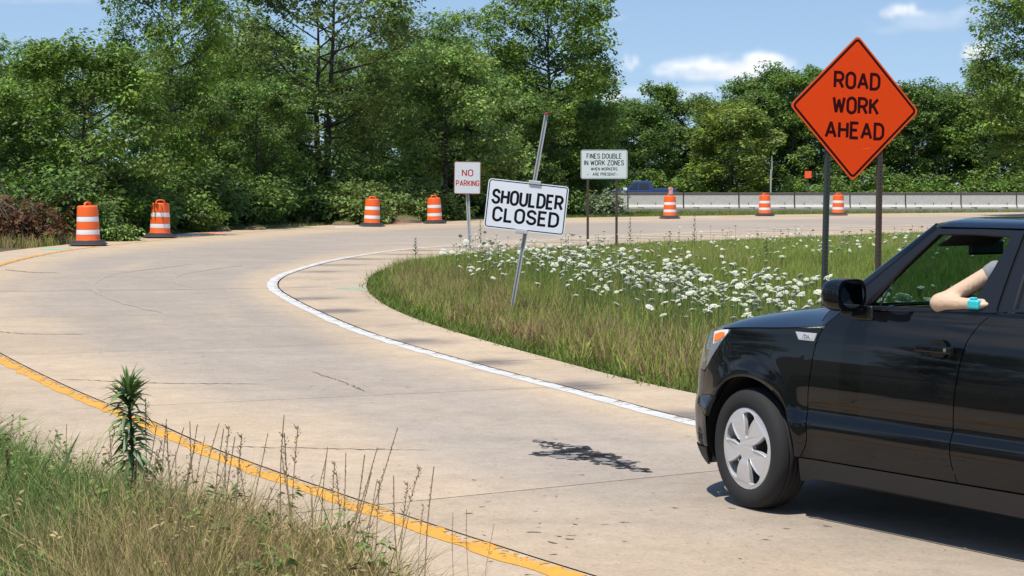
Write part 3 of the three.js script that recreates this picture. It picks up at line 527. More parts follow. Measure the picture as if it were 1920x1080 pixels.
{
  const R = rng(404);
  for (const [x, Z, k, s] of [[-18, 60, 'deep', 0.66], [-15.8, 63, 'tall', 0.56], [-14.2, 68, 'deep', 0.7], [-12.2, 74, 'tall', 0.64], [-13.6, 80, 'deep', 0.75], [-10.6, 82, 'tall', 0.62], [-9, 90, 'deep', 0.86], [-12.2, 92, 'tall', 0.92], [-6.4, 92, 'deep', 0.74], [-8.4, 102, 'tall', 0.9], [-2.2, 96, 'deep', 0.84], [-1.2, 106, 'tall', 0.93], [1.2, 104, 'deep', 0.8], [-4.4, 112, 'tall', 0.86], [3.0, 110, 'deep', 0.72], [-15, 100, 'tall', 0.9], [-19, 72, 'tall', 0.68], [-23, 64, 'deep', 0.8], [29.5, 94, 'deep', 0.8]])
    plantTree(k, x, Z, s * 0.86, R() * 6.28, 'green tree deeper in the dense wood behind the front trees', G2);
  // wall of trees beyond the highway
  const row = [[5.5, 152, 1.0], [8.2, 158, 1.0], [10.8, 154, 0.93], [13.4, 160, 0.96], [15.6, 163, 0.9], [18.6, 158, 1.02], [21.2, 163, 1.05], [24.0, 160, 1.12], [26.6, 164, 1.05], [29.4, 160, 1.05], [31.8, 165, 1.02], [34.4, 160, 1.1], [37.2, 163, 1.15], [40.4, 158, 1.12], [43.6, 162, 1.1], [47, 158, 1.1], [1.6, 156, 1.05], [-3, 160, 1.05], [51, 162, 1.1]];
  row.forEach(([x, Z, s], i) => plantTree(i % 3 === 1 ? 'farMid' : 'farDeep', x, Z, s * 0.78 * (0.86 + 0.24 * R()), R() * 6.28, 'dense dark green tree in the wall of trees beyond the highway', G3, 0.86 + 0.34 * R()));
  for (let i = 0; i < 14; i++) plantTree(i % 2 ? 'farMid' : 'farDeep', 3 + i * 3.5 + R() * 1.5, 170 + R() * 8, 0.74 + 0.22 * R(), R() * 6.28, 'dense dark green tree in the wall of trees beyond the highway', G3, 0.95 + 0.35 * R());
  plantTree('farLight', 17.4, 149, 0.98, 1.4, 'yellow green rounded tree beyond the highway, left of the diamond sign', G3);
}
// the bank beside the near shoulder, outside the picture but mirrored in the car's flank
for (const [x, Z, k, s] of [[-19, 4, 'bushy', 0.42], [-18, 8, 'bushy', 0.4], [-19.5, 12, 'bushy', 0.45], [-18.5, 16, 'bushy', 0.4], [-19.5, 20, 'bushy', 0.44], [-19, 24.5, 'bushy', 0.42], [-20, 29, 'bushy', 0.46], [-20.5, 34, 'bushy', 0.5], [-20, -1, 'bushy', 0.45]])
  plantTree(k, x, Z, s, Z, 'low bushy tree on the near bank, mirrored in the flank of the black car', 'low trees on the near bank');
// shrubs: many short stems from the ground
function growShrub(seed, { h, r, tone, n = 22, density = 30, far = false }) {
  const R = rng(seed), wood = [], geos = far ? sprayFar : spray, lists = geos.map(() => []), T = GREENS[tone];
  for (let i = 0; i < n; i++) {
    const a = i * 2.4 + R(), L = Math.sqrt((i + 0.5) / n) * r, e = V3(Math.cos(a) * L, h * (0.35 + 0.65 * R()) * Math.sqrt(Math.max(0.12, 1 - Math.pow(L / r, 2) * 0.75)), Math.sin(a) * L);
    wood.push(between(V3(Math.cos(a) * 0.12, -0.15, Math.sin(a) * 0.12), e, 0.022, 0.006, 4));
    for (let k = 0; k < density; k++) { const t = 0.25 + 0.8 * R(), q = e.clone().multiplyScalar(t), pr = 0.42; lists[k % geos.length].push([place(q.x + (R() - 0.5) * pr * 2, Math.max(0.08, q.y + (R() - 0.5) * pr * 1.6), q.z + (R() - 0.5) * pr * 2, R() * 6.28, 0.7 + 0.5 * R(), (R() - 0.5) * 0.8, (R() - 0.5) * 0.8), leafColor(R, T)]); }
  }
  return { wood: merge(wood), lists, geos };
}
const shrubKinds = { dark: growShrub(201, { h: 2.6, r: 1.7, tone: 'deep' }), green: growShrub(202, { h: 2.2, r: 1.5, tone: 'mid' }), pale: growShrub(203, { h: 1.25, r: 0.75, tone: 'pale', n: 14, density: 14 }), soft: growShrub(204, { h: 1.7, r: 1.6, tone: 'olive' }), small: growShrub(205, { h: 1.0, r: 0.8, tone: 'light', n: 14, density: 16 }), far: growShrub(206, { h: 2.6, r: 2.0, tone: 'mid', far: true, density: 18 }) };
function plantShrub(kind, x, Z, s, turn, label, group) {
  const k = shrubKinds[kind], t = thing('shrub', label, 'shrub', [x, gy(Z) - 0.08, -Z], turn, group); t.scale.setScalar(s);
  part('stems', k.wood, barkMat, t); k.geos.forEach((g, i) => instances('foliage', g, leafMat, k.lists[i], t)); return t;
}
{
  const R = rng(505), GS = 'shrubs along the foot of the wood';
  const dark = [[-14.2, 51.5, 'green', 0.9], [-12.4, 51, 'dark', 0.95], [-11.5, 55.8, 'dark', 0.95], [-11.8, 60, 'dark', 1.1], [-10.9, 64.5, 'dark', 1.0], [-9.6, 67.5, 'dark', 1.0], [-8.9, 71.5, 'dark', 1.05], [-7.6, 75, 'dark', 0.9], [-0.9, 87, 'dark', 0.95], [1.7, 90, 'dark', 1.0], [-13.8, 58, 'dark', 1.2], [-16, 56, 'dark', 1.1], [-12.8, 66, 'dark', 1.3], [-9.6, 76, 'dark', 1.3], [-6.4, 82, 'dark', 1.25], [-3.4, 88, 'dark', 1.3], [0.4, 93, 'dark', 1.2], [3.2, 95, 'dark', 1.0], [-18, 54, 'dark', 1.2]];
  for (const [x, Z, k, s] of dark) plantShrub(k, x, Z, s, R() * 6.28, 'dark leafy shrub in the shade at the foot of the wood', GS);
  plantShrub('soft', -6.2, 71.6, 1.0, 1, 'soft olive shrub behind the third orange drum', GS); plantShrub('soft', -5.0, 75.5, 1.05, 2, 'soft olive shrub between the third and fourth drums', GS); plantShrub('soft', -3.6, 78.5, 0.95, 4, 'soft olive shrub behind the fourth orange drum', GS);
  plantShrub('small', -10.75, 50.6, 0.62, 1, 'low leafy shrub between the first and second drums', GS); plantShrub('green', -10.3, 60.2, 0.6, 2.2, 'light green shrub close behind the second drum', GS);
  plantShrub('pale', 4.35, 91.5, 1.1, 0.3, 'pale whitish shrub at the end of the barrier wall', null); plantShrub('green', 24.9, 84, 0.62, 0.5, 'dark green shrub showing over the black car roof at the barrier', null);
  for (let i = 0; i < 15; i++) plantShrub('far', 5 + i * 2.9 + R(), 149 + R() * 3, 0.9 + 0.4 * R(), R() * 6.28, 'green shrub along the foot of the trees beyond the highway', 'shrubs beyond the highway');
  // brush of dead branches with brown leaves
  const t = thing('dead_brush', 'heap of dead grey branches with rust brown leaves beside the first drum', 'brush pile', [-13.2, gy(48.5) - 0.05, -48.5]), sticks = [], lists = spray.map(() => []);
  for (let i = 0; i < 46; i++) { const a = R() * 6.28, b = V3((R() - 0.5) * 2.6, 0.05 + 0.4 * R(), (R() - 0.5) * 1.4), e = b.clone().add(V3(-0.6 - 0.9 * R(), 0.5 + 0.9 * R(), (R() - 0.5))); sticks.push(between(b, e, 0.012 + 0.02 * R(), 0.005, 5)); }
  for (let i = 0; i < 330; i++) lists[i % 3].push([place((R() - 0.5) * 2.9, 0.12 + 1.05 * R() * R(), (R() - 0.5) * 1.7, R() * 6.28, 0.6 + 0.5 * R(), R(), R()), leafColor(R, GREENS.brown)]);
  part('branches', merge(sticks), std([0.17, 0.14, 0.115], 0.95), t); spray.forEach((g, i) => instances('dead_leaves', g, leafMat, lists[i], t));
}

// grass tufts
function tuftGeo(seed, n, h, spread, w, bend) {
  const R = rng(seed), p = [];
  for (let i = 0; i < n; i++) {
    const a = R() * 6.283, rr = spread * Math.sqrt(R()), x = Math.cos(a) * rr, z = Math.sin(a) * rr, H = h * (0.5 + 0.6 * R()), az = R() * 6.283, b = bend * (0.3 + 0.9 * R()) * H, ww = w * (0.7 + 0.6 * R()), fx = Math.sin(az + 1.2 + R()), fz = Math.cos(az + 1.2 + R());
    const q = (t, k) => [x + Math.cos(az) * b * t * t + fx * ww * k, H * (t - 0.12 * t * t), z + Math.sin(az) * b * t * t + fz * ww * k];
    const A = q(0, -1), B = q(0, 1), C = q(0.5, -0.85), D = q(0.5, 0.85), E = q(1, 0);
    for (const t of [A, B, D, A, D, C, C, D, E]) p.push(...t);
  }
  const g = new THREE.BufferGeometry(); g.setAttribute('position', new THREE.BufferAttribute(new Float32Array(p), 3)); g.computeVertexNormals(); return g;
}
function inside(poly, x, Z) { let k = false; for (let i = 0, j = poly.length - 1; i < poly.length; j = i++) { const [xi, zi] = poly[i], [xj, zj] = poly[j]; if ((zi > Z) !== (zj > Z) && x < (xj - xi) * (Z - zi) / (zj - zi) + xi) k = !k; } return k; }
const edgeDist = (line, x, Z) => { let m = 1e9; for (let i = 0; i < line.length; i += 2) { const dx = line[i].x - x, dz = line[i].z - Z, q = dx * dx + dz * dz; if (q < m) m = q; } return Math.sqrt(m); };
const island = Gd.filter((_, i) => i % 3 === 0).map((p) => [p.x, p.z]);
const meadow = [tuftGeo(301, 11, 0.42, 0.16, 0.0055, 0.4), tuftGeo(302, 11, 0.36, 0.18, 0.0055, 0.55), tuftGeo(303, 9, 0.5, 0.14, 0.005, 0.3)];
const C_GREEN = [0.27, 0.335, 0.06], C_BRIGHT = [0.29, 0.385, 0.07], C_DRY = [0.48, 0.375, 0.165], C_RUST = [0.40, 0.285, 0.135], C_LOW = [0.17, 0.23, 0.042];
{
  const R = rng(606), lists = meadow.map(() => []);
  let tries = 0, made = 0;
  while (made < 52000 && tries++ < 900000) {
    const Z = 7 + 66 * Math.pow(R(), 0.75), x = -3 + 32 * R();
    if (x > 0.31 * Z + 2.5 || !inside(island, x, Z)) continue;
    const d = edgeDist(Gd, x, Z); if (d < 0.03) continue;
    const n = fbm(x * 0.5, Z * 0.4, 3), front = Z < 33 ? 1 : 0, n3 = vnoise(x * 1.3 + 7, Z * 1.3);
    let c, s;
    const dry = front * sstep(0.25, 0.6, d) * (1 - sstep(1.5, 3.0, d + (n - 0.5) * 3)) * sstep(15.5, 19, Z);
    if (d < 0.4) { c = C_LOW; s = 0.35 + 0.5 * d; } else if (R() < dry * 0.6) { c = n3 > 0.5 ? C_DRY : C_RUST; s = 0.65 + 0.4 * n; } else { c = R() < 0.25 + 0.5 * (Z > 38 ? 1 : 0) ? C_BRIGHT : C_GREEN; s = (Z > 36 ? lerp(0.85, 0.5, sstep(36, 44, Z)) : 0.95) * (0.75 + 0.5 * n); if (R() < 0.12 + 0.25 * sstep(0.55, 0.7, n)) c = C_DRY; }
    const k = 0.75 + 0.5 * R();
    lists[made % 3].push([place(x, gy(Z) - 0.09, -Z, R() * 6.283, 1.0, (R() - 0.5) * 0.55, (R() - 0.5) * 0.55, s), lin(c[0] * k, c[1] * k, c[2] * k)]); made++;
  }
  const m = new THREE.Group(); m.name = 'meadow_grass'; scene.add(m); tag(m, 'green and dry grass covering the island inside the ramp', 'grass', null, 'stuff');
  meadow.forEach((g, i) => instances('grass_tufts', g, grassMat, lists[i], m));
  // verge behind the outer edge and in front of the barrier
  const vl = meadow.map(() => []);
  for (let i = 0; i < 15000; i++) {
    let x, Z, s = 0.55, c = C_GREEN;
    if (i < 6500) { x = -2 + 46 * R(); Z = 84 + 21.2 * R(); const o = edgeDist(Od, x, Z); if (o < 0.15 || inside([...Od.filter((_, q) => q % 3 === 0).map((p) => [p.x, p.z]), [70, 90], [70, -20], [0, -20]], x, Z)) continue; s = 0.55; c = R() < 0.3 ? C_LOW : C_GREEN; }
    else { const q = Od[Math.floor(150 + 190 * R())]; x = q.x - 0.2 - 3.4 * R() * R() * (q.z < 50 ? 1.6 : 1); Z = q.z + 0.3 + 2.5 * R() * R(); if (q.z > 82) continue; c = q.z < 50 ? (R() < 0.7 ? C_DRY : C_GREEN) : (R() < 0.4 ? C_DRY : C_LOW); s = q.z < 50 ? 0.9 : 0.45; if (edgeDist(Od, x, Z) < 0.1) continue; }
    const k = 0.7 + 0.5 * R(); vl[i % 3].push([place(x, gy(Z) - 0.09, -Z, R() * 6.283, 1.1, 0, 0, s * (0.7 + 0.6 * R())), lin(c[0] * k, c[1] * k, c[2] * k)]);
  }
  const v = new THREE.Group(); v.name = 'verge_grass'; scene.add(v); tag(v, 'short grass between the outer road edge, the wood and the barrier', 'grass', null, 'stuff');
  meadow.forEach((g, i) => instances('grass_tufts', g, grassMat, vl[i], v));
}
// white umbels: stalk with a flat lacy head
const petalMat = phys([0.74, 0.75, 0.60], 0.8, { transmission: 0.25, thickness: 0 }), stalkMat = std([0.12, 0.18, 0.05], 0.85);
function umbelGeo(seed) {
  const R = rng(seed), g = [];
  for (let i = 0; i < 34; i++) { const a = i * 2.4, r = 0.058 * Math.sqrt((i + 0.5) / 34), y = 0.014 - 6.5 * r * r + (R() - 0.5) * 0.016; const b = new THREE.IcosahedronGeometry(0.0115 + 0.004 * R(), 0); b.scale(1, 0.55, 1); b.translate(Math.cos(a) * r, y, Math.sin(a) * r); g.push(b); }
  return merge(g);
}
{
  const petals = [petalMat, petalMat, phys([0.62, 0.66, 0.42], 0.8, { transmission: 0.25, thickness: 0 }), phys([0.78, 0.77, 0.68], 0.8, { transmission: 0.25, thickness: 0 })];
  const R = rng(707), heads = [1, 2, 3].map(umbelGeo), stalk = (() => { const s = [between(V3(0, -0.09, 0), V3(0.012, 0.5, 0.006), 0.004, 0.003, 4), between(V3(0.012, 0.5, 0.006), V3(0, 0.985, 0), 0.003, 0.002, 4)]; for (let i = 0; i < 7; i++) { const a = i * 0.9; s.push(between(V3(0, 0.93, 0), V3(Math.cos(a) * 0.04, 0.995, Math.sin(a) * 0.04), 0.0012, 0.001, 3)); } return merge(s); })();
  const spots = [], band = [[-1.1, 34.5], [0.2, 29.5], [1.2, 25.6], [2.1, 22.4], [2.7, 19.2], [3.3, 16.6]];
  let guard = 0;
  while (spots.length < 1050 && guard++ < 20000) {
    const t = R() * 4.999, i = Math.floor(t), f = t - i, x = lerp(band[i][0], band[i + 1][0], f) + (R() + R() - 1) * 1.7 + 0.3, Z = lerp(band[i][1], band[i + 1][1], f) + (R() + R() - 1) * 3.6;
    if (!inside(island, x, Z) || edgeDist(Gd, x, Z) < 1.2 || x > 0.3 * Z + 1) continue;
    spots.push([x, Z, (0.36 + 0.36 * R()) * (Z > 30 ? 0.9 : 1), 0.34 + 0.46 * R() * (0.4 + R())]);
  }
  for (let i = 0; i < 12; i++) spots.push([3.0 + 0.7 * R(), 14.6 + 1.6 * R(), 0.72 + 0.16 * R(), 1.1 + 0.5 * R()]);
  for (let i = 0; i < 420; i++) { const Z = 33 + 17 * R(), x = 1 + (0.29 * Z - 1) * R(); if (inside(island, x, Z) && edgeDist(Gd, x, Z) > 0.5) spots.push([x, Z, 0.26 + 0.2 * R(), 0.35 + 0.35 * R()]); }
  spots.sort((a, b) => b[3] / b[1] - a[3] / a[1]);
  const rest = [[], [], []], restStalk = [];
  spots.forEach(([x, Z, h, s], i) => {
    const y = gy(Z), yaw = R() * 6.28, tx = (R() - 0.5) * 1.2, tz = (R() - 0.5) * 1.2;
    if (i < 290) {
      const t = thing('wildflower', 'white lacy flower head on a thin green stalk in the meadow', 'wildflower', [x, y, -Z], yaw, 'white wildflowers in the meadow');
      const st = part('stalk', stalk, stalkMat, t); st.scale.set(1, h, 1);
      const hd = part('flower_head', heads[i % 3], petals[(i * 7) % 4], t); hd.position.y = h * 0.985; hd.scale.setScalar(s); hd.rotation.set(tx, 0, tz);
    } else { rest[i % 3].push([place(x, y + h * 0.985, -Z, yaw, s, tx, tz), null]); restStalk.push([place(x, y, -Z, yaw, 1, 0, 0, h), null]); }
  });
  const w = new THREE.Group(); w.name = 'small_wildflowers'; scene.add(w); tag(w, 'many smaller white wildflowers scattered through the meadow', 'wildflowers', null, 'stuff');
  heads.forEach((g, i) => instances('flower_heads', g, petalMat, rest[i], w)); instances('stalks', stalk, stalkMat, restStalk, w);
  // tall docks and weeds sticking out of the meadow
  const weed = (x, Z, h, label) => { const t = thing('tall_weed', label, 'weed', [x, gy(Z) - 0.06, -Z]), L = []; for (let i = 0; i < 26; i++) { const a = i * 2.4, y = h * (0.25 + 0.72 * i / 26); L.push([V3(0, y, 0), V3(Math.cos(a), 0.9, Math.sin(a)).normalize(), V3(0, 1, 0), 0.14 * (1.2 - i / 26), 0.03, 0.3]); } part('stem', between(V3(0, 0, 0), V3(0.02, h, 0), 0.007, 0.003, 5), stalkMat, t); part('leaves', leafGeo(L), std([0.075, 0.12, 0.035], 0.85), t); };
  weed(4.05, 41.5, 1.0, 'tall thin weed standing in the meadow between the fines sign and the diamond sign'); weed(2.75, 43.6, 0.85, 'tall thin weed close beside the post of the fines sign'); weed(-0.72, 42.2, 0.8, 'dark weed beside the no parking post'); weed(-1.95, 37.6, 0.55, 'dry weed at the tip of the meadow near the white line'); weed(4.9, 36, 0.6, 'dark green weed in the meadow left of the diamond sign post');
}
// ---------------------------------------------------------------- foreground verge
{
  const R = rng(808), near = [tuftGeo(311, 9, 0.36, 0.07, 0.0045, 1.0), tuftGeo(312, 9, 0.30, 0.09, 0.0052, 1.5), tuftGeo(313, 7, 0.44, 0.06, 0.0036, 0.7)], dryT = [tuftGeo(321, 8, 0.42, 0.09, 0.0026, 0.8), tuftGeo(322, 8, 0.34, 0.1, 0.0024, 1.4)];
  const verge = [[0.6, 4.9], [-0.2, 6.5], [-0.55, 7.7], [-0.85, 8.6], [-1.45, 9.35], [-2.1, 9.95], [-2.65, 10.7], [-3.2, 11.7], [-4.25, 13.9], [-5.3, 16.3], [-9, 16.3], [-7, 4.9]], gl = near.map(() => []), dl = dryT.map(() => []);
  let made = 0, g = 0;
  while (made < 11500 && g++ < 200000) {
    const Z = 5.2 + 9 * R(), x = -6 + 6.6 * R(); if (x < -0.30 * Z - 0.8 || !inside(verge, x, Z)) continue;
    const n = fbm(x * 1.6, Z * 1.6, 3), right = sstep(-2.25, -1.5, x + (n - 0.5) * 1.2), e = edgeDist(Od, x, Z), s = 0.72 + 0.75 * sstep(0, 0.6, e) * (0.6 + 0.8 * n);
    if (e < 0.25 && R() < 0.5) continue;
    made++;
    const k = 0.5 + 0.95 * R() * (0.5 + R() * 0.8);
    if (R() < 0.18 + 0.60 * right) { const c = R() < 0.75 ? [0.52, 0.40, 0.18] : [0.32, 0.22, 0.11]; dl[made % 2].push([place(x, gy(Z) - 0.09, -Z, R() * 6.28, 1.1, (R() - 0.5) * 0.35, (R() - 0.5) * 0.35, s * 1.05), lin(c[0] * k, c[1] * k, c[2] * k)]); }
    else { const c = right > 0.5 ? [0.20, 0.235, 0.055] : [0.13, 0.24, 0.048]; gl[made % 3].push([place(x, gy(Z) - 0.09, -Z, R() * 6.28, 1.15, (R() - 0.5) * 0.3, (R() - 0.5) * 0.3, s), lin(c[0] * k, c[1] * k, c[2] * k)]); }
  }
  const v = new THREE.Group(); v.name = 'roadside_grass'; scene.add(v); tag(v, 'green and straw coloured grass growing thickly in front of the yellow line', 'grass', null, 'stuff');
  near.forEach((q, i) => instances('green_tufts', q, grassMat, gl[i], v)); dryT.forEach((q, i) => instances('dry_tufts', q, grassMat, dl[i], v));
  // small broad leaves and withered bits between the blades
  const bits = sprayGeo(21, 9, 0.05, 0.045, 0.018), curls = sprayGeo(22, 8, 0.06, 0.03, 0.009), bl = [], cl = [];
  for (let i = 0, q = 0; i < 900 && q++ < 9000;) { const Z = 5.5 + 8 * R(), x = -5 + 5 * R(); if (x < -0.30 * Z - 0.5 || !inside(verge, x, Z)) continue; i++; const y = gy(Z) + 0.05 + 0.30 * R(), k = 0.6 + 0.8 * R(); if (R() < 0.45) bl.push([place(x, y, -Z, R() * 6.28, 0.7 + 0.9 * R(), R() - 0.5, R() - 0.5), lin(0.17 * k, 0.26 * k, 0.06 * k)]); else cl.push([place(x, y + 0.08, -Z, R() * 6.28, 0.7 + 0.9 * R(), R() - 0.5, R() - 0.5), R() < 0.6 ? lin(0.45 * k, 0.34 * k, 0.17 * k) : lin(0.14 * k, 0.085 * k, 0.045 * k)]); }
  instances('small_leaves', bits, grassMat, bl, v); instances('withered_heads', curls, grassMat, cl, v);
  // dry seed stalks, one by one
  const straw = std([0.36, 0.26, 0.14], 0.85), brown = std([0.22, 0.14, 0.075], 0.9);
  const stalkVariants = [0, 1, 2].map((k) => {
    const Q = rng(900 + k), pts = [V3(0, -0.1, 0), V3(0.01, 0.3, 0), V3(0.02 + 0.02 * k, 0.65, 0.01), V3(0.05 + 0.03 * k, 1, 0.02)], c = new THREE.CatmullRomCurve3(pts), s = new THREE.TubeGeometry(c, 10, 0.0036, 4), hd = [];
    for (let i = 0; i < 26; i++) { const t = (k === 1 ? 0.72 : 0.55) + (k === 1 ? 0.27 : 0.44) * i / 26, p = c.getPoint(t), a = Q() * 6.28, d = V3(Math.cos(a) * (k === 1 ? 0.9 : 0.35), 0.9, Math.sin(a) * (k === 1 ? 0.9 : 0.35)).normalize(); hd.push([p, d, V3(Math.sin(a), 0.2, Math.cos(a)), (k === 1 ? 0.028 : 0.02) * (0.9 + 0.6 * Q()), 0.011, 0.1]); if (k === 1 && i % 2) hd.push([p.clone().addScaledVector(d, 0.03), d, V3(0, 0, 1), 0.022, 0.007, 0]); }
    return [s, leafGeo(hd)];
  });
  let i = 0;
  for (const [x, Z, h, lean] of [[-1.52, 9.0, 0.62, 0.12], [-1.40, 8.95, 0.60, 0.02], [-1.28, 9.0, 0.56, -0.06], [-1.12, 8.9, 0.66, 0.0], [-1.05, 8.8, 0.62, 0.02], [-0.98, 8.75, 0.50, -0.12], [-0.9, 8.6, 0.55, -0.05], [-0.82, 8.45, 0.5, 0.06], [-0.74, 8.3, 0.56, 0.12], [-0.66, 8.2, 0.46, -0.1], [-1.66, 9.1, 0.5, -0.15], [-1.75, 9.2, 0.6, 0.05], [-1.6, 9.0, 0.42, 0.2], [-1.2, 8.7, 0.44, 0.25], [-1.0, 8.5, 0.4, -0.25], [-2.35, 9.8, 0.5, 0.04], [-2.5, 9.9, 0.46, -0.08], [-2.7, 10.2, 0.5, 0.1], [-2.6, 10.1, 0.42, 0.02], [-2.9, 10.6, 0.46, -0.05], [-1.85, 9.3, 0.44, -0.05], [-1.45, 8.8, 0.38, -0.2], [-0.58, 7.9, 0.5, 0.05], [-0.5, 7.6, 0.42, -0.08], [-1.35, 8.85, 0.5, 0.08], [-1.18, 8.6, 0.36, -0.1], [-0.86, 8.2, 0.42, 0.18], [-2.2, 9.6, 0.40, 0.1], [-3.05, 10.8, 0.44, 0.02], [-0.7, 8.05, 0.34, -0.2], [-0.25, 7.9, 0.36, 0.05], [-0.42, 8.25, 0.34, 0.0], [-0.12, 8.1, 0.28, -0.04], ...Array.from({ length: 34 }, () => { const q = R(); return [lerp(-2.1, -0.3, q) + (R() - 0.5) * 0.3, lerp(9.5, 7.7, q) + (R() - 0.5) * 0.7, 0.34 + 0.34 * R(), (R() - 0.5) * 0.5]; })]) {
    const k = i++ % 3, t = thing('seed_stalk', 'dry straw grass stalk with a thin seed head in the verge', 'grass stalk', [x, gy(Z), -Z], R() * 6.28, 'dry grass stalks in front of the yellow line'); t.rotation.set(0, (R() - 0.5) * 0.8, lean); t.scale.set(h, h, h);
    part('stem', stalkVariants[k][0], straw, t); part('seed_head', stalkVariants[k][1], k === 1 ? brown : straw, t);
  }
  // the tall leafy weed: every narrow leaf its own piece
  {
    const t = thing('tall_leafy_weed', 'tall dark green weed with narrow drooping leaves in front of the yellow line', 'weed', [-1.985, 0, -9.6]), Q = rng(42), hgt = 0.73;
    const cs = [[0.11, 0.19, 0.045], [0.15, 0.245, 0.06], [0.09, 0.155, 0.045], [0.21, 0.30, 0.09]].map((c) => phys(c, 0.5, { transmission: 0.22, thickness: 0 }));
    const stemC = new THREE.CatmullRomCurve3([V3(0.045, -0.1, 0), V3(0.03, 0.15, 0), V3(0.018, 0.45, 0), V3(0, hgt, 0)]); part('stem', new THREE.TubeGeometry(stemC, 20, 0.0085, 7), std([0.05, 0.075, 0.03], 0.8), t);
    const blade = (L, w, droop, up) => { const rows = []; for (let i = 0; i <= 6; i++) { const s = i / 6, x = L * s, y = L * (up * s - droop * s * s), ww = w * Math.sin(Math.PI * (0.12 + 0.88 * s)) * (1 - 0.25 * s); rows.push([V3(x, y + ww * 0.25, ww), V3(x, y, 0), V3(x, y + ww * 0.25, -ww)]); } return gridGeo(rows); };
    const variants = [[0.155, 0.0135, 1.1, 0.5], [0.145, 0.0125, 0.9, 0.5], [0.155, 0.014, 1.5, 0.6], [0.14, 0.0125, 0.65, 0.55], [0.125, 0.012, 0.5, 0.95], [0.11, 0.0115, 0.35, 1.35]].map((a) => blade(...a));
    for (let i = 0; i < 252; i++) {
      const f = 0.10 + 0.89 * Math.pow(i / 194, 0.85) * 0.96, p = stemC.getPoint(clamp((f * hgt + 0.1) / (hgt + 0.1), 0, 1)), top = f > 0.8, v = top ? (f > 0.93 ? 5 : 3 + Math.floor(Q() * 3)) : f > 0.55 ? [1, 3, 3, 0][Math.floor(Q() * 4)] : Math.floor(Q() * 3);
      if (i > 190) { const m = part('leaf', variants[3 + i % 3], cs[Math.floor(Q() * 4)], t); m.position.copy(stemC.getPoint(0.86 + 0.135 * Q())); m.rotation.set(0, i * 2.4, lerp(-0.35, 0.62, Q()), 'YXZ'); m.scale.setScalar(0.85 + 0.3 * Q()); continue; }
      const m = part('leaf', variants[v], cs[Math.floor(Q() * 4)], t); m.position.copy(p); m.rotation.set((Q() - 0.5) * 1.1, i * 2.4 + Q() * 0.6, (Q() - 0.5) * 0.35 + (f > 0.97 ? 0.7 : 0), 'YXZ'); m.scale.setScalar((f < 0.25 ? 0.7 : 1) * (0.8 + 0.35 * Q()));
    }
  }
  { // broad blades and a rusty dock at the picture's edge
    const t = thing('broad_leaf_weed', 'weed with a few broad upright blades in the green grass', 'weed', [-2.42, 0, -9.75]), mt = std([0.07, 0.13, 0.035], 0.6);
    for (const [x, h, ln, w, yaw] of [[0, 0.52, 0.10, 0.02, 0.4], [-0.05, 0.40, -0.03, 0.017, 1.0], [-0.2, 0.46, -0.06, 0.012, 0.2], [0.06, 0.34, 0.2, 0.014, 2.0]]) { const rows = []; for (let i = 0; i <= 8; i++) { const s = i / 8, ww = w * Math.sin(Math.PI * (0.25 + 0.75 * s)); rows.push([V3(x + ln * s * s * h * 3 - ww * Math.cos(yaw), h * s - 0.05, -ww * Math.sin(yaw)), V3(x + ln * s * s * h * 3, h * s - 0.05, 0.004), V3(x + ln * s * s * h * 3 + ww * Math.cos(yaw), h * s - 0.05, ww * Math.sin(yaw))]); } part('leaf', gridGeo(rows), mt, t); }
    const d = thing('rusty_dock', 'rust brown dock seed spike at the edge of the picture', 'weed', [-2.6, 0, -9.55]), L = [], Q = rng(7); for (let i = 0; i < 160; i++) { const y = 0.2 + 0.2 * Q(), a = Q() * 6.28; L.push([V3(0.02 * (0.4 - y), y, 0), V3(Math.cos(a), 0.4, Math.sin(a)).normalize(), V3(0, 1, 0), 0.018, 0.014, 0.2]); }
    part('stem', between(V3(0.03, -0.08, 0), V3(0, 0.38, 0), 0.005, 0.003, 5), brown, d); part('seed_spike', leafGeo(L), std([0.13, 0.045, 0.02], 0.9), d);
  }
}
// small mounds of spoil along the far shoulder
{
  const R = rng(909), m = std([0.30, 0.22, 0.14], 0.95, { map: soilTex });
  for (const [x, Z, s, label] of [[-4.35, 73.2, 1.0, 'low mound of earth and weeds right of the third drum'], [-9.6, 60.6, 0.6, 'small earth heap on the shoulder beyond the second drum'], [-6.3, 69.6, 0.5, 'small earth heap just behind the third drum'], [-8.6, 62.6, 0.45, 'small earth heap farthest along the shoulder past the second drum']]) {
    const g = new THREE.SphereGeometry(0.8, 18, 9, 0, 6.2832, 0, Math.PI / 2), p = g.attributes.position; for (let i = 0; i < p.count; i++) { const k = 0.75 + 0.5 * fbm(p.getX(i) * 3 + x, p.getZ(i) * 3, 3); p.setXYZ(i, p.getX(i) * k * 1.1, p.getY(i) * k * 0.36 - 0.03, p.getZ(i) * k); } g.computeVertexNormals();
    const t = thing('earth_mound', label, 'earth mound', [x, gy(Z), -Z], R() * 6); t.scale.setScalar(s); part('soil', g, m, t);
    const L = []; for (let i = 0; i < 60; i++) { const a = R() * 6.28, r = 0.7 * Math.sqrt(R()); L.push([place(Math.cos(a) * r, 0.22 * (1 - r), Math.sin(a) * r, R() * 6.28, 0.8, 0, 0, 0.5 + 0.4 * R()), lin(...(R() < 0.4 ? C_DRY : C_GREEN))]); } instances('weeds', meadow[1], grassMat, L, t);
  }
}

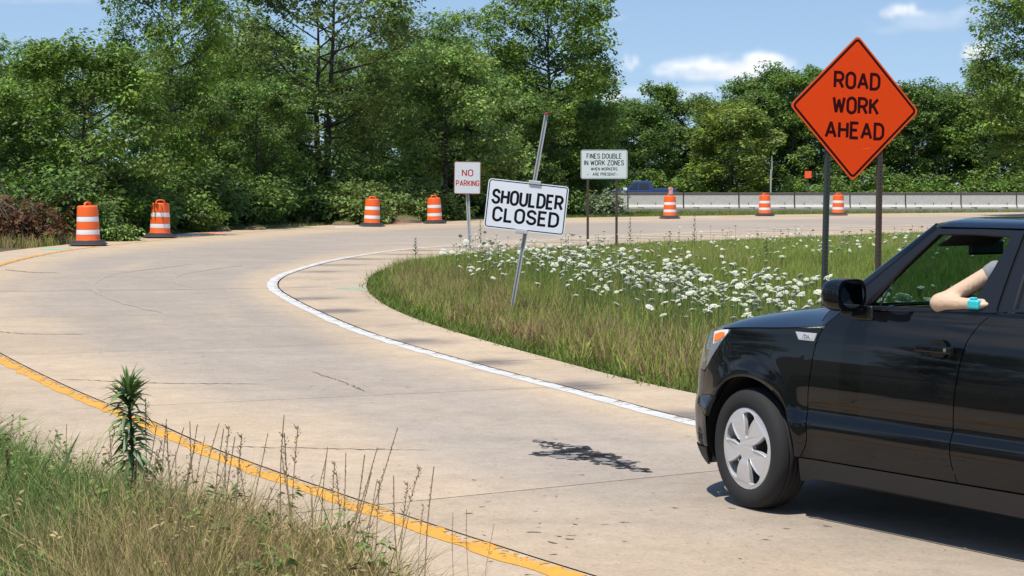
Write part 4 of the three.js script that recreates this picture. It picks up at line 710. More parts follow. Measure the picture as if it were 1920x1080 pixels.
// ---------------------------------------------------------------- the black hatchback (own axes: x forward, y up, -z its driver's side; origin on the ground under the front axle)
const paint = phys([0.0035, 0.0042, 0.0060], 0.5, { clearcoat: 0.75, clearcoatRoughness: 0.03, specularIntensity: 0.1 }), plastic = std([0.015, 0.015, 0.016], 0.62), blackTrim = std([0.008, 0.008, 0.009], 0.4), cloth = std([0.018, 0.018, 0.02], 0.95);
const privacy = phys([0.16, 0.17, 0.18], 0.03, { transmission: 0.9, thickness: 0 }), clearGlass = phys([0.17, 0.30, 0.25], 0.02, { transmission: 1, thickness: 0 }), tyreMat = std([0.015, 0.015, 0.016], 0.85), silver = std([0.62, 0.62, 0.63], 0.36, { metalness: 0.45 }), chrome = std([0.75, 0.76, 0.78], 0.15, { metalness: 0.95 });
function table(rows) { return (x) => { if (x <= rows[0][0]) return rows[0][1]; for (let i = 0; i < rows.length - 1; i++) if (x <= rows[i + 1][0]) { const a = rows[Math.max(0, i - 1)], b = rows[i], c = rows[i + 1], d = rows[Math.min(rows.length - 1, i + 2)], h = c[0] - b[0], t = (x - b[0]) / h, m0 = (c[1] - a[1]) / Math.max(1e-6, c[0] - a[0]) * h, m1 = (d[1] - b[1]) / Math.max(1e-6, d[0] - b[0]) * h, t2 = t * t, t3 = t2 * t; return (2 * t3 - 3 * t2 + 1) * b[1] + (t3 - 2 * t2 + t) * m0 + (-2 * t3 + 3 * t2) * c[1] + (t3 - t2) * m1; } return rows[rows.length - 1][1]; }; }
const halfWidth = table([[0.17, 0.83], [0.22, 0.85], [0.33, 0.876], [0.42, 0.886], [0.50, 0.890], [0.535, 0.886], [0.585, 0.872], [0.64, 0.876], [0.72, 0.882], [0.80, 0.8815], [0.88, 0.877], [0.95, 0.8705], [1.02, 0.861], [1.10, 0.848], [1.165, 0.836], [1.30, 0.782], [1.45, 0.715], [1.55, 0.665], [1.60, 0.63]]);
const noseX = table([[0.17, 0.72], [0.22, 0.79], [0.30, 0.835], [0.42, 0.845], [0.55, 0.84], [0.66, 0.82], [0.76, 0.785], [0.86, 0.74], [0.93, 0.69], [1.0, 0.6]]), tailX = table([[0.2, -3.18], [0.35, -3.27], [0.6, -3.30], [1.0, -3.27], [1.2, -3.22], [1.45, -3.10], [1.6, -2.98]]);
const X0 = 0.15, X1 = -2.85, LF = 1.22, LR = 1.0;
function S(u, y, out = 0) {                       // point of the flank; u runs along the length and on round the nose and the tail
  let w = halfWidth(y) + out, x = u, z;
  for (const ax of [0, -2.57]) { const r = Math.hypot(u - ax, y - 0.34); w += 0.016 * Math.exp(-Math.pow((r - 0.385) / 0.075, 2)) * (y < 0.85 ? 1 : 0); }
  if (u > X0) { const p = clamp((u - X0) / LF, 0, 1) * Math.PI / 2, n = 2.5, k = 1 / Math.pow(Math.pow(Math.sin(p), n) + Math.pow(Math.cos(p), n), 1 / n); x = X0 + (noseX(y) + out - X0) * k * Math.sin(p); z = w * k * Math.cos(p); }
  else if (u < X1) { const p = clamp((X1 - u) / LR, 0, 1) * Math.PI / 2, n = 3.6, k = 1 / Math.pow(Math.pow(Math.sin(p), n) + Math.pow(Math.cos(p), n), 1 / n); x = X1 + (tailX(y) - out - X1) * k * Math.sin(p); z = w * k * Math.cos(p); } else z = w;
  return V3(x, y, -z);
}
function along(pts, t) { let L = 0; const d = []; for (let i = 1; i < pts.length; i++) { d.push(Math.hypot(pts[i][0] - pts[i - 1][0], pts[i][1] - pts[i - 1][1])); L += d[i - 1]; } let s = t * L; for (let i = 0; i < d.length; i++) { if (s <= d[i] || i === d.length - 1) { const k = d[i] ? clamp(s / d[i], 0, 1) : 0; return [lerp(pts[i][0], pts[i + 1][0], k), lerp(pts[i][1], pts[i + 1][1], k)]; } s -= d[i]; } }
const smooth = (pts, n = 24) => new THREE.CatmullRomCurve3(pts.map(([x, y]) => V3(x, y, 0)), false, 'centripetal').getSpacedPoints(n).map((p) => [p.x, p.y]);
// a panel ruled between two lines on the flank, with its edges folded in a little
function panel(A, B, n = 40, m = 20, out = 0, fold = 0.018) {
  const rows = [];
  for (let i = 0; i <= n; i++) { const a = along(A, i / n), b = along(B, i / n), row = []; for (let j = 0; j <= m; j++) row.push(S(lerp(a[0], b[0], j / m), lerp(a[1], b[1], j / m), out)); rows.push(row); }
  return rows;
}
function mirrored(rows) { return rows.map((r) => r.map((v) => V3(v.x, v.y, -v.z)).reverse()); }
const carGroup = thing('black_hatchback', 'black boxy hatchback driving away along the ramp, driver elbow in the open window', 'car', [2.0087, 0, -10.5685], 124 * D2R);
const both = (name, rows, mat, o = {}) => { const a = part(name, gridGeo(rows), mat, carGroup, o.label); const b = part(name, gridGeo(mirrored(rows)), mat, carGroup); return [a, b]; };
const dFront = smooth([[-0.43, 0.338], [-0.474, 0.42], [-0.466, 0.61], [-0.492, 0.78], [-0.527, 0.95], [-0.577, 1.038], [-0.70, 1.122]]), dRear = smooth([[-1.50, 0.342], [-1.463, 0.45], [-1.469, 0.66], [-1.496, 0.865], [-1.537, 1.02], [-1.62, 1.12], [-1.69, 1.162]]), rRear = smooth([[-2.11, 0.345], [-2.125, 0.5], [-2.20, 0.665], [-2.34, 0.80], [-2.42, 0.95], [-2.44, 1.182]]);
const shift = (l, d) => l.map(([x, y]) => [x + d, y]);
const around = (cx, a0, a1, outer, n, m, R0 = 0.385, gap = 0) => {   // panel round a wheel arch: from the arch out to a line
  const poly = outer.map(([x, y]) => [Math.atan2(y - 0.34, x - cx), x, y]), rows = [];
  for (const q of poly) if (q[0] < -1.2) q[0] += Math.PI * 2;
  for (let i = 0; i <= n; i++) {
    const a = lerp(a0, a1, i / n); let b = null;
    const up = poly[0][0] < poly[poly.length - 1][0];
    for (let k = 0; k < poly.length - 1; k++) { const p = poly[k], q = poly[k + 1]; if ((up && a >= p[0] && a <= q[0]) || (!up && a <= p[0] && a >= q[0])) { const t = (a - p[0]) / ((q[0] - p[0]) || 1); b = [lerp(p[1], q[1], t), lerp(p[2], q[2], t)]; break; } }
    if (!b) { const e = Math.abs(a - poly[0][0]) < Math.abs(a - poly[poly.length - 1][0]) ? poly[0] : poly[poly.length - 1]; b = [e[1], e[2]]; }
    const c = [cx + Math.cos(a) * R0, 0.34 + Math.sin(a) * R0], row = [S(c[0], c[1], -0.035)];
    for (let j = 0; j <= m; j++) { const t = j / m; row.push(S(lerp(c[0], b[0], t), lerp(c[1], b[1], t))); } rows.push(row);
  }
  return rows;
};
const hoodCut = [[-0.553, 1.024], [-0.27, 1.0], [0, 0.985], [0.15, 0.974]];
// flanks
both('front_fender', around(0, Math.PI * 1.003, 0.36, [...shift(dFront, 0.006).slice(0, 20), ...hoodCut, [0.165, 0.962], [0.26, 0.90], [0.37, 0.80], [0.44, 0.72], [0.475, 0.62], [0.49, 0.53]], 90, 16), paint);
const frontDoor = both('front_door', panel(dFront, dRear, 60, 40), paint);
const rearDoor = both('rear_door', panel(shift(dRear, -0.006), rRear, 60, 30), paint);
both('rear_fender', around(-2.57, -0.01, Math.PI * 0.995, [...shift(rRear, -0.006), [-2.7, 1.19], [-3.0, 1.2], [-3.45, 1.2], [-3.5, 0.9], [-3.45, 0.6], [-3.3, 0.345]], 90, 18), paint);
both('rocker', panel(smooth([[-0.405, 0.205], [-0.46, 0.222], [-2.0, 0.222], [-2.16, 0.215]], 40), smooth([[-0.42, 0.332], [-1.2, 0.334], [-2.18, 0.338]], 40), 60, 10, 0.006), plastic, { label: 'grey black plastic sill cladding' });
both('rear_bumper', panel([[-3.46, 0.30], [-3.85, 0.28]], [[-3.51, 0.74], [-3.85, 0.74]], 20, 12), paint);
both('tailgate', panel([[-3.52, 0.75], [-3.85, 0.75]], [[-3.46, 1.2], [-3.85, 1.2]], 20, 12), paint);
both('front_bumper', panel(smooth([[0.37, 0.30], [0.6, 0.29], [1.37, 0.29]]), smooth([[0.365, 0.47], [0.495, 0.525], [0.85, 0.52], [1.37, 0.515]]), 46, 8), paint);
both('bumper_cheek', panel(smooth([[0.497, 0.527], [0.85, 0.522], [1.37, 0.517]]), smooth([[0.447, 0.718], [0.8, 0.745], [1.37, 0.75]]), 40, 8), paint);
both('bumper_lip', panel(smooth([[0.40, 0.20], [0.62, 0.175], [1.37, 0.175]]), smooth([[0.372, 0.298], [0.6, 0.286], [1.37, 0.286]]), 36, 5, 0.008), plastic);
both('grille', panel([[0.95, 0.755], [1.37, 0.757]], [[0.95, 0.895], [1.37, 0.89]], 16, 5, -0.01), blackTrim);
// head lamps: clear cover, grey reflector, amber side marker
{
  const lo = [[0.168, 0.958], [0.262, 0.896], [0.372, 0.796], [0.452, 0.724], [0.93, 0.75]], hi = [[0.172, 0.971], [0.30, 0.962], [0.42, 0.945], [0.6, 0.925], [0.93, 0.90]];
  for (const m of [0, 1]) {
    const f = (r) => gridGeo(m ? mirrored(r) : r), h = new THREE.Group(); h.name = 'headlight'; carGroup.add(h);
    part('reflector', f(panel(lo, hi, 30, 10, -0.035)), std([0.30, 0.30, 0.31], 0.3, { metalness: 0.5 }), h); part('lens', f(panel(lo, hi, 30, 10, 0.001)), phys([0.9, 0.9, 0.92], 0.04, { transmission: 0.92, thickness: 0 }), h);
    part('marker_rim', f(panel([[0.185, 0.955], [0.255, 0.906], [0.36, 0.88]], [[0.185, 0.97], [0.28, 0.964], [0.385, 0.95]], 12, 5, 0.004)), std([0.8, 0.8, 0.8], 0.35), h); part('amber_marker', f(panel([[0.225, 0.935], [0.265, 0.912], [0.345, 0.895]], [[0.225, 0.953], [0.28, 0.951], [0.355, 0.935]], 12, 5, 0.008)), std([0.95, 0.23, 0.02], 0.25), h);
  }
}
{ // bonnet and scuttle
  const edge = smooth([[-0.545, 1.031], [-0.27, 1.007], [0, 0.991], [0.16, 0.981], [0.30, 0.972], [0.45, 0.957], [0.65, 0.935], [0.95, 0.908], [1.37, 0.897]], 60), crown = table([[-0.55, 1.122], [-0.3, 1.112], [-0.1, 1.098], [0.1, 1.075], [0.3, 1.042], [0.5, 0.99], [0.62, 0.945], [0.69, 0.905]]), rows = [];
  for (const [u, y] of edge) { const e = S(u, y, -0.004), row = []; const c = Math.max(0, crown(e.x) - y); for (let j = 0; j <= 36; j++) { const t = -1 + j / 18; row.push(V3(e.x, y + c * (1 - Math.pow(Math.abs(t), 3.4)), e.z * -t)); } rows.push(row); }
  part('hood', gridGeo(rows), paint, carGroup);
}
const wsBase = (v, t) => { const xe = lerp(-0.575, -1.11, v), ye = lerp(1.15, 1.568, v), ze = lerp(0.785, 0.605, v), b = lerp(0.19, 0.10, v); return V3(xe + b * (1 - t * t), ye + lerp(-0.04, 0.028, v) * (1 - t * t), ze * t); };
{
  const rows = []; for (let i = 0; i <= 16; i++) { const r = []; for (let j = 0; j <= 24; j++) r.push(wsBase(i / 16, -1 + j / 12)); rows.push(r); } part('windshield', gridGeo(rows), clearGlass, carGroup);
  // scuttle between bonnet and glass
  const cow = []; for (const k of [0, 1]) { const r = []; for (let j = 0; j <= 24; j++) { const t = -1 + j / 12, p = wsBase(0.02, t); r.push(k ? p : V3(-0.50 + 0.1 * (1 - t * t), 1.05 + 0.05 * (1 - t * t * t * t), p.z * 1.05)); } cow.push(r); } part('scuttle', gridGeo(cow), plastic, carGroup);
  // A-pillars, and the corner piece below them
  const frameLine = [[-0.715, 1.13], [-0.945, 1.33], [-1.185, 1.53]];
  const pil = []; for (let i = 0; i <= 20; i++) { const a = along(frameLine, i / 20), p = S(a[0], a[1], -0.008), q = wsBase(i / 20, -1), r = []; for (let j = 0; j <= 6; j++) { const t = j / 6; r.push(p.clone().lerp(q, t).add(V3(0.018 * Math.sin(Math.PI * t), 0.014 * Math.sin(Math.PI * t), -0.016 * Math.sin(Math.PI * t)))); } pil.push(r); }
  both('a_pillar', pil, paint);
  const cor = []; for (let i = 0; i <= 8; i++) { const a = along([[-0.556, 1.028], [-0.60, 1.062], [-0.70, 1.128], [-0.684, 1.142]], i / 8), p = S(a[0], a[1]), q = V3(-0.50, 1.075, -0.80).lerp(wsBase(0, -1), i / 8); cor.push([p, p.clone().lerp(q, 0.5), q]); } both('cowl_corner', cor, paint);
}
{ // roof
  const xs = [], crown = table([[-1.17, 1.598], [-1.35, 1.614], [-1.8, 1.622], [-2.4, 1.615], [-3.0, 1.585]]), rows = []; for (let i = 0; i <= 40; i++) xs.push(lerp(-1.165, -3.0, i / 40));
  for (const x of xs) { const e = S(Math.max(x, -2.95), 1.553, 0.004), f = Math.max(0, 1 - (-1.165 - x) / 0.5), row = []; for (let j = 0; j <= 40; j++) { const t = -1 + j / 20, a = Math.abs(t); row.push(V3(x + 0.10 * f * (1 - t * t), 1.553 + (crown(x) - 1.553) * Math.pow(1 - Math.pow(a, 5), 0.62), -e.z * (a > 0.9 ? Math.sign(t) * (1 - 0.5 * Math.pow(1 - a, 1.0)) * a / (1 - 0.5 * (1 - a)) : t))); } rows.push(row); }
  part('roof', gridGeo(rows), paint, carGroup);
  part('roof_lining', box(1.6, 0.02, 1.14, -2.1, 1.53, 0, 0.008), std([0.09, 0.09, 0.09], 0.95), carGroup);
}
// window surrounds: rings between the opening and the frame, then the panes
const ring = (outer, inner, n = 64, out = 0) => { const o = [...outer, outer[0]], i2 = [...inner, inner[0]], rows = []; for (let i = 0; i <= n; i++) { const seg = i / n * (o.length - 1), k = Math.min(o.length - 2, Math.floor(seg)), t = seg - k, a = [lerp(o[k][0], o[k + 1][0], t), lerp(o[k][1], o[k + 1][1], t)], b = [lerp(i2[k][0], i2[k + 1][0], t), lerp(i2[k][1], i2[k + 1][1], t)], r = []; for (let j = 0; j <= 4; j++) r.push(S(lerp(a[0], b[0], j / 4), lerp(a[1], b[1], j / 4), out)); r.push(S(b[0], b[1], out - 0.03)); rows.push(r); } return rows; };
const winF = [[-0.865, 1.152], [-1.025, 1.34], [-1.19, 1.512], [-1.42, 1.515], [-1.645, 1.508], [-1.60, 1.36], [-1.535, 1.172], [-1.2, 1.158]];
both('front_window_frame', ring([[-0.69, 1.135], [-0.926, 1.342], [-1.168, 1.543], [-1.45, 1.546], [-1.712, 1.543], [-1.70, 1.36], [-1.688, 1.165], [-1.2, 1.146]], winF), blackTrim);
const winR = [[-1.80, 1.186], [-1.80, 1.36], [-1.80, 1.502], [-2.1, 1.508], [-2.38, 1.5], [-2.39, 1.35], [-2.36, 1.2], [-2.1, 1.193]];
both('rear_window_frame', ring([[-1.722, 1.168], [-1.73, 1.36], [-1.74, 1.543], [-2.1, 1.546], [-2.45, 1.543], [-2.455, 1.36], [-2.44, 1.186], [-2.1, 1.178]], winR), blackTrim);
both('rear_side_glass', panel([winR[0], winR[1], winR[2]], [[-2.36, 1.2], [-2.39, 1.35], [-2.38, 1.5]], 12, 12, -0.012), privacy);
both('roof_gutter', panel([[-1.15, 1.53], [-2.95, 1.53]], [[-1.15, 1.562], [-2.95, 1.562]], 30, 3, -0.012), blackTrim);
both('b_pillar', panel([[-1.665, 1.15], [-1.68, 1.36], [-1.69, 1.55]], [[-1.75, 1.15], [-1.755, 1.36], [-1.765, 1.55]], 10, 2, -0.008), blackTrim);
both('d_pillar', panel([[-2.46, 1.186], [-2.46, 1.36], [-2.455, 1.545]], [[-3.45, 1.2], [-3.45, 1.36], [-3.45, 1.545]], 16, 24), paint);
both('belt_moulding', panel([[-0.72, 1.128], [-1.2, 1.143], [-1.7, 1.162]], [[-0.72, 1.142], [-1.2, 1.155], [-1.7, 1.172]], 30, 3, 0.006), blackTrim);
both('door_rail', panel([[-0.93, 1.152], [-0.975, 1.285]], [[-0.945, 1.152], [-0.99, 1.30]], 10, 2, -0.006), blackTrim);
part('passenger_side_glass', gridGeo(mirrored(panel([[-0.865, 1.152], [-1.025, 1.34], [-1.19, 1.512]], [[-1.535, 1.172], [-1.6, 1.36], [-1.645, 1.508]], 12, 12, -0.012))), clearGlass, carGroup);
{ const rows = []; for (let i = 0; i <= 10; i++) { const r = []; for (let j = 0; j <= 16; j++) { const t = -1 + j / 8, v = i / 10; r.push(V3(lerp(-3.21, -3.03, v) - 0.06 * (1 - t * t), lerp(1.2, 1.55, v), t * lerp(0.72, 0.6, v))); } rows.push(r); } part('rear_window', gridGeo(rows), privacy, carGroup); }
// door furniture
{
  for (const m of [-1, 1]) {
    const h = new THREE.Group(); h.name = 'door_handle'; h.position.set(-1.372, 0.972, m * 0.888); carGroup.add(h);
    const cup = new THREE.SphereGeometry(0.062, 18, 10); cup.scale(0.95, 0.78, 0.06); cup.translate(0.0, 0.0, -m * 0.006); part('cup', cup, std([0.0015, 0.0015, 0.0015], 1), h);
    part('grip', box(0.235, 0.036, 0.022, 0.0, 0.0, m * 0.026, 0.01), paint, h); part('grip_foot', box(0.03, 0.034, 0.034, 0.105, 0, m * 0.01, 0.006), paint, h); part('grip_foot', box(0.045, 0.034, 0.034, -0.1, 0, m * 0.01, 0.006), paint, h);
    const lock = new THREE.CylinderGeometry(0.0095, 0.0095, 0.01, 14); lock.rotateX(Math.PI / 2); lock.translate(-0.086, 0.002, m * 0.036); part('lock_cylinder', lock, chrome, h);
    const mir = new THREE.Group(); mir.name = 'wing_mirror'; mir.position.set(-0.86, 1.212, m * 1.0); mir.rotation.y = -m * 0.12; carGroup.add(mir);
    const sh = new THREE.SphereGeometry(1, 28, 18), p = sh.attributes.position; for (let i = 0; i < p.count; i++) { const x = p.getX(i), y = p.getY(i), z = p.getZ(i), sg = (v, e) => Math.sign(v) * Math.pow(Math.abs(v), e); p.setXYZ(i, x < 0 ? Math.max(-0.42, sg(x, 0.6)) * 0.11 : sg(x, 0.85) * 0.10, sg(y, 0.62) * 0.082, sg(z, 0.62) * 0.115); } sh.computeVertexNormals(); part('housing', sh, paint, mir);
    const gl = new THREE.Shape(); gl.absellipse(0, 0, 0.092, 0.064, 0, Math.PI * 2); const gg = new THREE.ShapeGeometry(gl, 28); gg.rotateY(-Math.PI / 2); gg.translate(-0.0485, 0, 0); part('mirror_glass', gg, std([0.55, 0.58, 0.6], 0.03, { metalness: 1 }), mir);
    part('mirror_arm', box(0.075, 0.035, 0.14, 0.01, -0.09, -m * 0.085, 0.014), blackTrim, mir); part('mirror_foot', box(0.13, 0.075, 0.03, -0.005, -0.095, -m * 0.142, 0.012), blackTrim, mir);
  }
  // fender badge
  const b = new THREE.Group(); b.name = 'badge'; carGroup.add(b); const c = S(-0.447, 0.971, 0.004); b.position.copy(c); b.rotation.y = Math.PI; b.rotation.x = 0;
  const s = new THREE.Shape([[-0.078, 0.019], [0.078, 0.019], [0.058, -0.019], [-0.055, -0.019]].map(([x, y]) => new THREE.Vector2(x, y))), pg = new THREE.ExtrudeGeometry(s, { depth: 0.004, bevelEnabled: true, bevelSize: 0.002, bevelThickness: 0.002, bevelSegments: 2 }); pg.translate(0, 0, -0.002); part('badge_plate', pg, std([0.66, 0.68, 0.70], 0.3, { metalness: 0.3 }), b);
  const tx = canvasTex(256, 64, (k) => { k.fillStyle = '#c9ccd2'; k.fillRect(0, 0, 256, 64); k.strokeStyle = '#1b2340'; k.lineWidth = 9; k.lineJoin = 'round'; for (const d of ['M52 56L84 10H98', 'M92 52V30Q92 16 106 16H122Q136 16 136 30V52H98Z', 'M144 16L150 42Q154 54 166 48L172 42L174 16', 'M178 16L184 50H220']) k.stroke(new Path2D(d)); });
  const lt = new THREE.PlaneGeometry(0.092, 0.026); lt.translate(0.002, 0, 0.0052); part('badge_lettering', lt, std([1, 1, 1], 0.4, { map: tx }), b);
  const ant = between(V3(-2.75, 1.60, 0), V3(-2.95, 1.78, 0), 0.006, 0.003, 6); part('antenna', ant, plastic, carGroup);
}
// wheels
function wheelParts(t) {
  const prof = [[0.218, -0.085], [0.235, -0.1], [0.262, -0.108], [0.295, -0.104], [0.316, -0.09], [0.326, -0.07], [0.3285, -0.05], [0.3285, -0.047], [0.321, -0.045], [0.321, -0.037], [0.3292, -0.035], [0.330, -0.012], [0.3225, -0.01], [0.3225, -0.002], [0.330, 0], [0.330, 0.012], [0.3225, 0.014], [0.3225, 0.022], [0.3292, 0.024], [0.3285, 0.047], [0.321, 0.049], [0.321, 0.056], [0.3285, 0.058], [0.326, 0.072], [0.316, 0.09], [0.295, 0.104], [0.262, 0.108], [0.235, 0.1], [0.218, 0.085]];
  const ty = new THREE.LatheGeometry(prof.map(([r, y]) => new THREE.Vector2(r, y)), 56); ty.rotateX(-Math.PI / 2); part('tyre', ty, tyreMat, t);
  const rim = new THREE.Group(); rim.name = 'rim'; t.add(rim);
  const barrel = new THREE.LatheGeometry([[0.226, -0.094], [0.216, -0.086], [0.206, -0.06], [0.200, 0.0], [0.20, 0.07], [0.218, 0.09]].map(([r, y]) => new THREE.Vector2(r, y)), 48); barrel.rotateX(-Math.PI / 2); barrel.rotateY(Math.PI); part('barrel', barrel, silver, rim);
  const disc = new THREE.Shape(); disc.absarc(0, 0, 0.219, 0, Math.PI * 2);
  for (let k = 0; k < 5; k++) { const a = (82 + k * 72) * D2R, h = new THREE.Path(), pt = (r, d) => [Math.cos(a + d * D2R) * r, Math.sin(a + d * D2R) * r]; h.moveTo(...pt(0.066, -14)); h.quadraticCurveTo(...pt(0.052, 0), ...pt(0.066, 14)); h.quadraticCurveTo(...pt(0.13, 9), ...pt(0.188, 18)); h.quadraticCurveTo(...pt(0.206, 15), ...pt(0.207, 0)); h.quadraticCurveTo(...pt(0.206, -15), ...pt(0.188, -18)); h.quadraticCurveTo(...pt(0.13, -9), ...pt(0.066, -14)); disc.holes.push(h); }
  const face = new THREE.ExtrudeGeometry(disc, { depth: 0.018, bevelEnabled: true, bevelThickness: 0.006, bevelSize: 0.005, bevelSegments: 3, curveSegments: 40 }), fp = face.attributes.position;
  for (let i = 0; i < fp.count; i++) { const r = Math.hypot(fp.getX(i), fp.getY(i)); fp.setZ(i, fp.getZ(i) + 0.070 + 0.012 * Math.sin(Math.PI * clamp(r / 0.22, 0, 1)) - 0.02 * Math.pow(1 - clamp(r / 0.1, 0, 1), 2)); } face.computeVertexNormals(); part('spokes', face, silver, rim);
  const cap = new THREE.CylinderGeometry(0.028, 0.031, 0.014, 24); cap.rotateX(Math.PI / 2); cap.translate(0, 0, 0.086); part('hub_cap', cap, std([0.52, 0.53, 0.55], 0.3, { metalness: 0.5 }), rim);
  for (let k = 0; k < 5; k++) { const a = (82 + k * 72) * D2R, n = new THREE.CylinderGeometry(0.0105, 0.0105, 0.03, 6); n.rotateX(Math.PI / 2); n.translate(Math.cos(a) * 0.056, Math.sin(a) * 0.056, 0.062); part('wheel_nut', n, chrome, rim); }
  const disk = new THREE.CylinderGeometry(0.15, 0.15, 0.02, 32); disk.rotateX(Math.PI / 2); disk.translate(0, 0, 0.0); part('brake_disc', disk, std([0.12, 0.115, 0.11], 0.5, { metalness: 0.7 }), t);
  const hub = new THREE.CylinderGeometry(0.075, 0.085, 0.06, 20); hub.rotateX(Math.PI / 2); hub.translate(0, 0, 0.04); part('hub', hub, std([0.06, 0.055, 0.05], 0.8), t);
}
{
  const proto = new THREE.Group(); wheelParts(proto);
  for (const [x, m, steer] of [[0, -1, -6.8], [0, 1, -6.8], [-2.57, -1, 0], [-2.57, 1, 0]]) { const w = proto.clone(); w.name = 'wheel'; w.position.set(x, 0.33, m * 0.785); w.rotation.y = (m < 0 ? Math.PI : 0) + steer * D2R; carGroup.add(w); }
  for (const x of [0, -2.57]) for (const m of [-1, 1]) { const l = new THREE.CylinderGeometry(0.392, 0.392, 0.30, 30, 1, true, -0.35, Math.PI + 0.7); l.rotateZ(Math.PI / 2); l.rotateY(Math.PI / 2); l.translate(x, 0.34, m * 0.70); part('wheel_well', l, std([0.01, 0.01, 0.01], 0.95), carGroup); part('well_wall', box(0.74, 0.5, 0.01, x, 0.55, m * 0.55), std([0.01, 0.01, 0.01], 0.95), carGroup); }
  part('floor_pan', box(1.9, 0.08, 1.62, -1.28, 0.25, 0, 0.02), std([0.012, 0.012, 0.012], 0.95), carGroup); part('engine_bay', box(1.0, 0.5, 1.04, 0.05, 0.6, 0, 0.05), std([0.01, 0.01, 0.01], 0.95), carGroup); part('rear_floor', box(0.9, 0.2, 1.04, -2.75, 0.45, 0, 0.03), std([0.012, 0.012, 0.012], 0.95), carGroup);
  part('firewall', box(0.04, 0.75, 1.56, -0.62, 0.66, 0), cloth, carGroup);
}
// cabin
{
  const dash = new THREE.Shape([[-0.52, 0.7], [-0.5, 1.09], [-0.72, 1.105], [-0.93, 1.07], [-0.98, 0.98], [-0.86, 0.7]].map(([x, y]) => new THREE.Vector2(x, y))), dg = new THREE.ExtrudeGeometry(dash, { depth: 1.46, bevelEnabled: true, bevelSize: 0.015, bevelThickness: 0.015, bevelSegments: 2 }); dg.translate(0, 0, -0.73); part('dashboard', dg, cloth, carGroup);
  for (const m of [-1, 1]) {
    part('door_trim', box(1.75, 0.75, 0.03, -1.5, 0.76, m * 0.775, 0.01), cloth, carGroup);
    const s = new THREE.Group(); s.name = 'front_seat'; carGroup.add(s); part('cushion', box(0.52, 0.16, 0.5, -1.42, 0.56, m * 0.37, 0.06), cloth, s);
    const b = box(0.15, 0.66, 0.5, 0, 0.33, 0, 0.06); b.rotateZ(0.3); b.translate(-1.68, 0.55, m * 0.37); part('backrest', b, cloth, s); part('headrest', box(0.1, 0.19, 0.27, -1.9, 1.30, m * 0.37, 0.045), cloth, s);
  }
  part('rear_bench', box(0.5, 0.75, 1.3, -2.45, 0.75, 0, 0.08), cloth, carGroup);
  const sw = new THREE.Group(); sw.name = 'steering_wheel'; sw.position.set(-1.0, 1.02, -0.37); sw.rotation.z = 0.42; carGroup.add(sw); const tr = new THREE.TorusGeometry(0.185, 0.016, 10, 36); tr.rotateY(Math.PI / 2); part('wheel_rim', tr, blackTrim, sw); part('wheel_spokes', merge([box(0.03, 0.04, 0.34, 0, 0, 0, 0.01), box(0.03, 0.17, 0.05, 0, -0.09, 0, 0.01), box(0.05, 0.12, 0.14, 0.01, 0, 0, 0.02)]), blackTrim, sw);
  const rm = box(0.03, 0.075, 0.25, -0.86, 1.43, 0.02, 0.012); part('interior_mirror', rm, blackTrim, carGroup); part('mirror_stalk', between(V3(-0.85, 1.46, 0.02), V3(-0.95, 1.54, 0), 0.012, 0.012, 6), blackTrim, carGroup);
  for (const m of [-1, 1]) { const v = box(0.15, 0.014, 0.40, 0, 0, 0, 0.006); v.rotateZ(-0.5); v.translate(-1.10, 1.49, m * 0.33); part('sun_visor', v, std([0.06, 0.06, 0.06], 0.9), carGroup); }
}
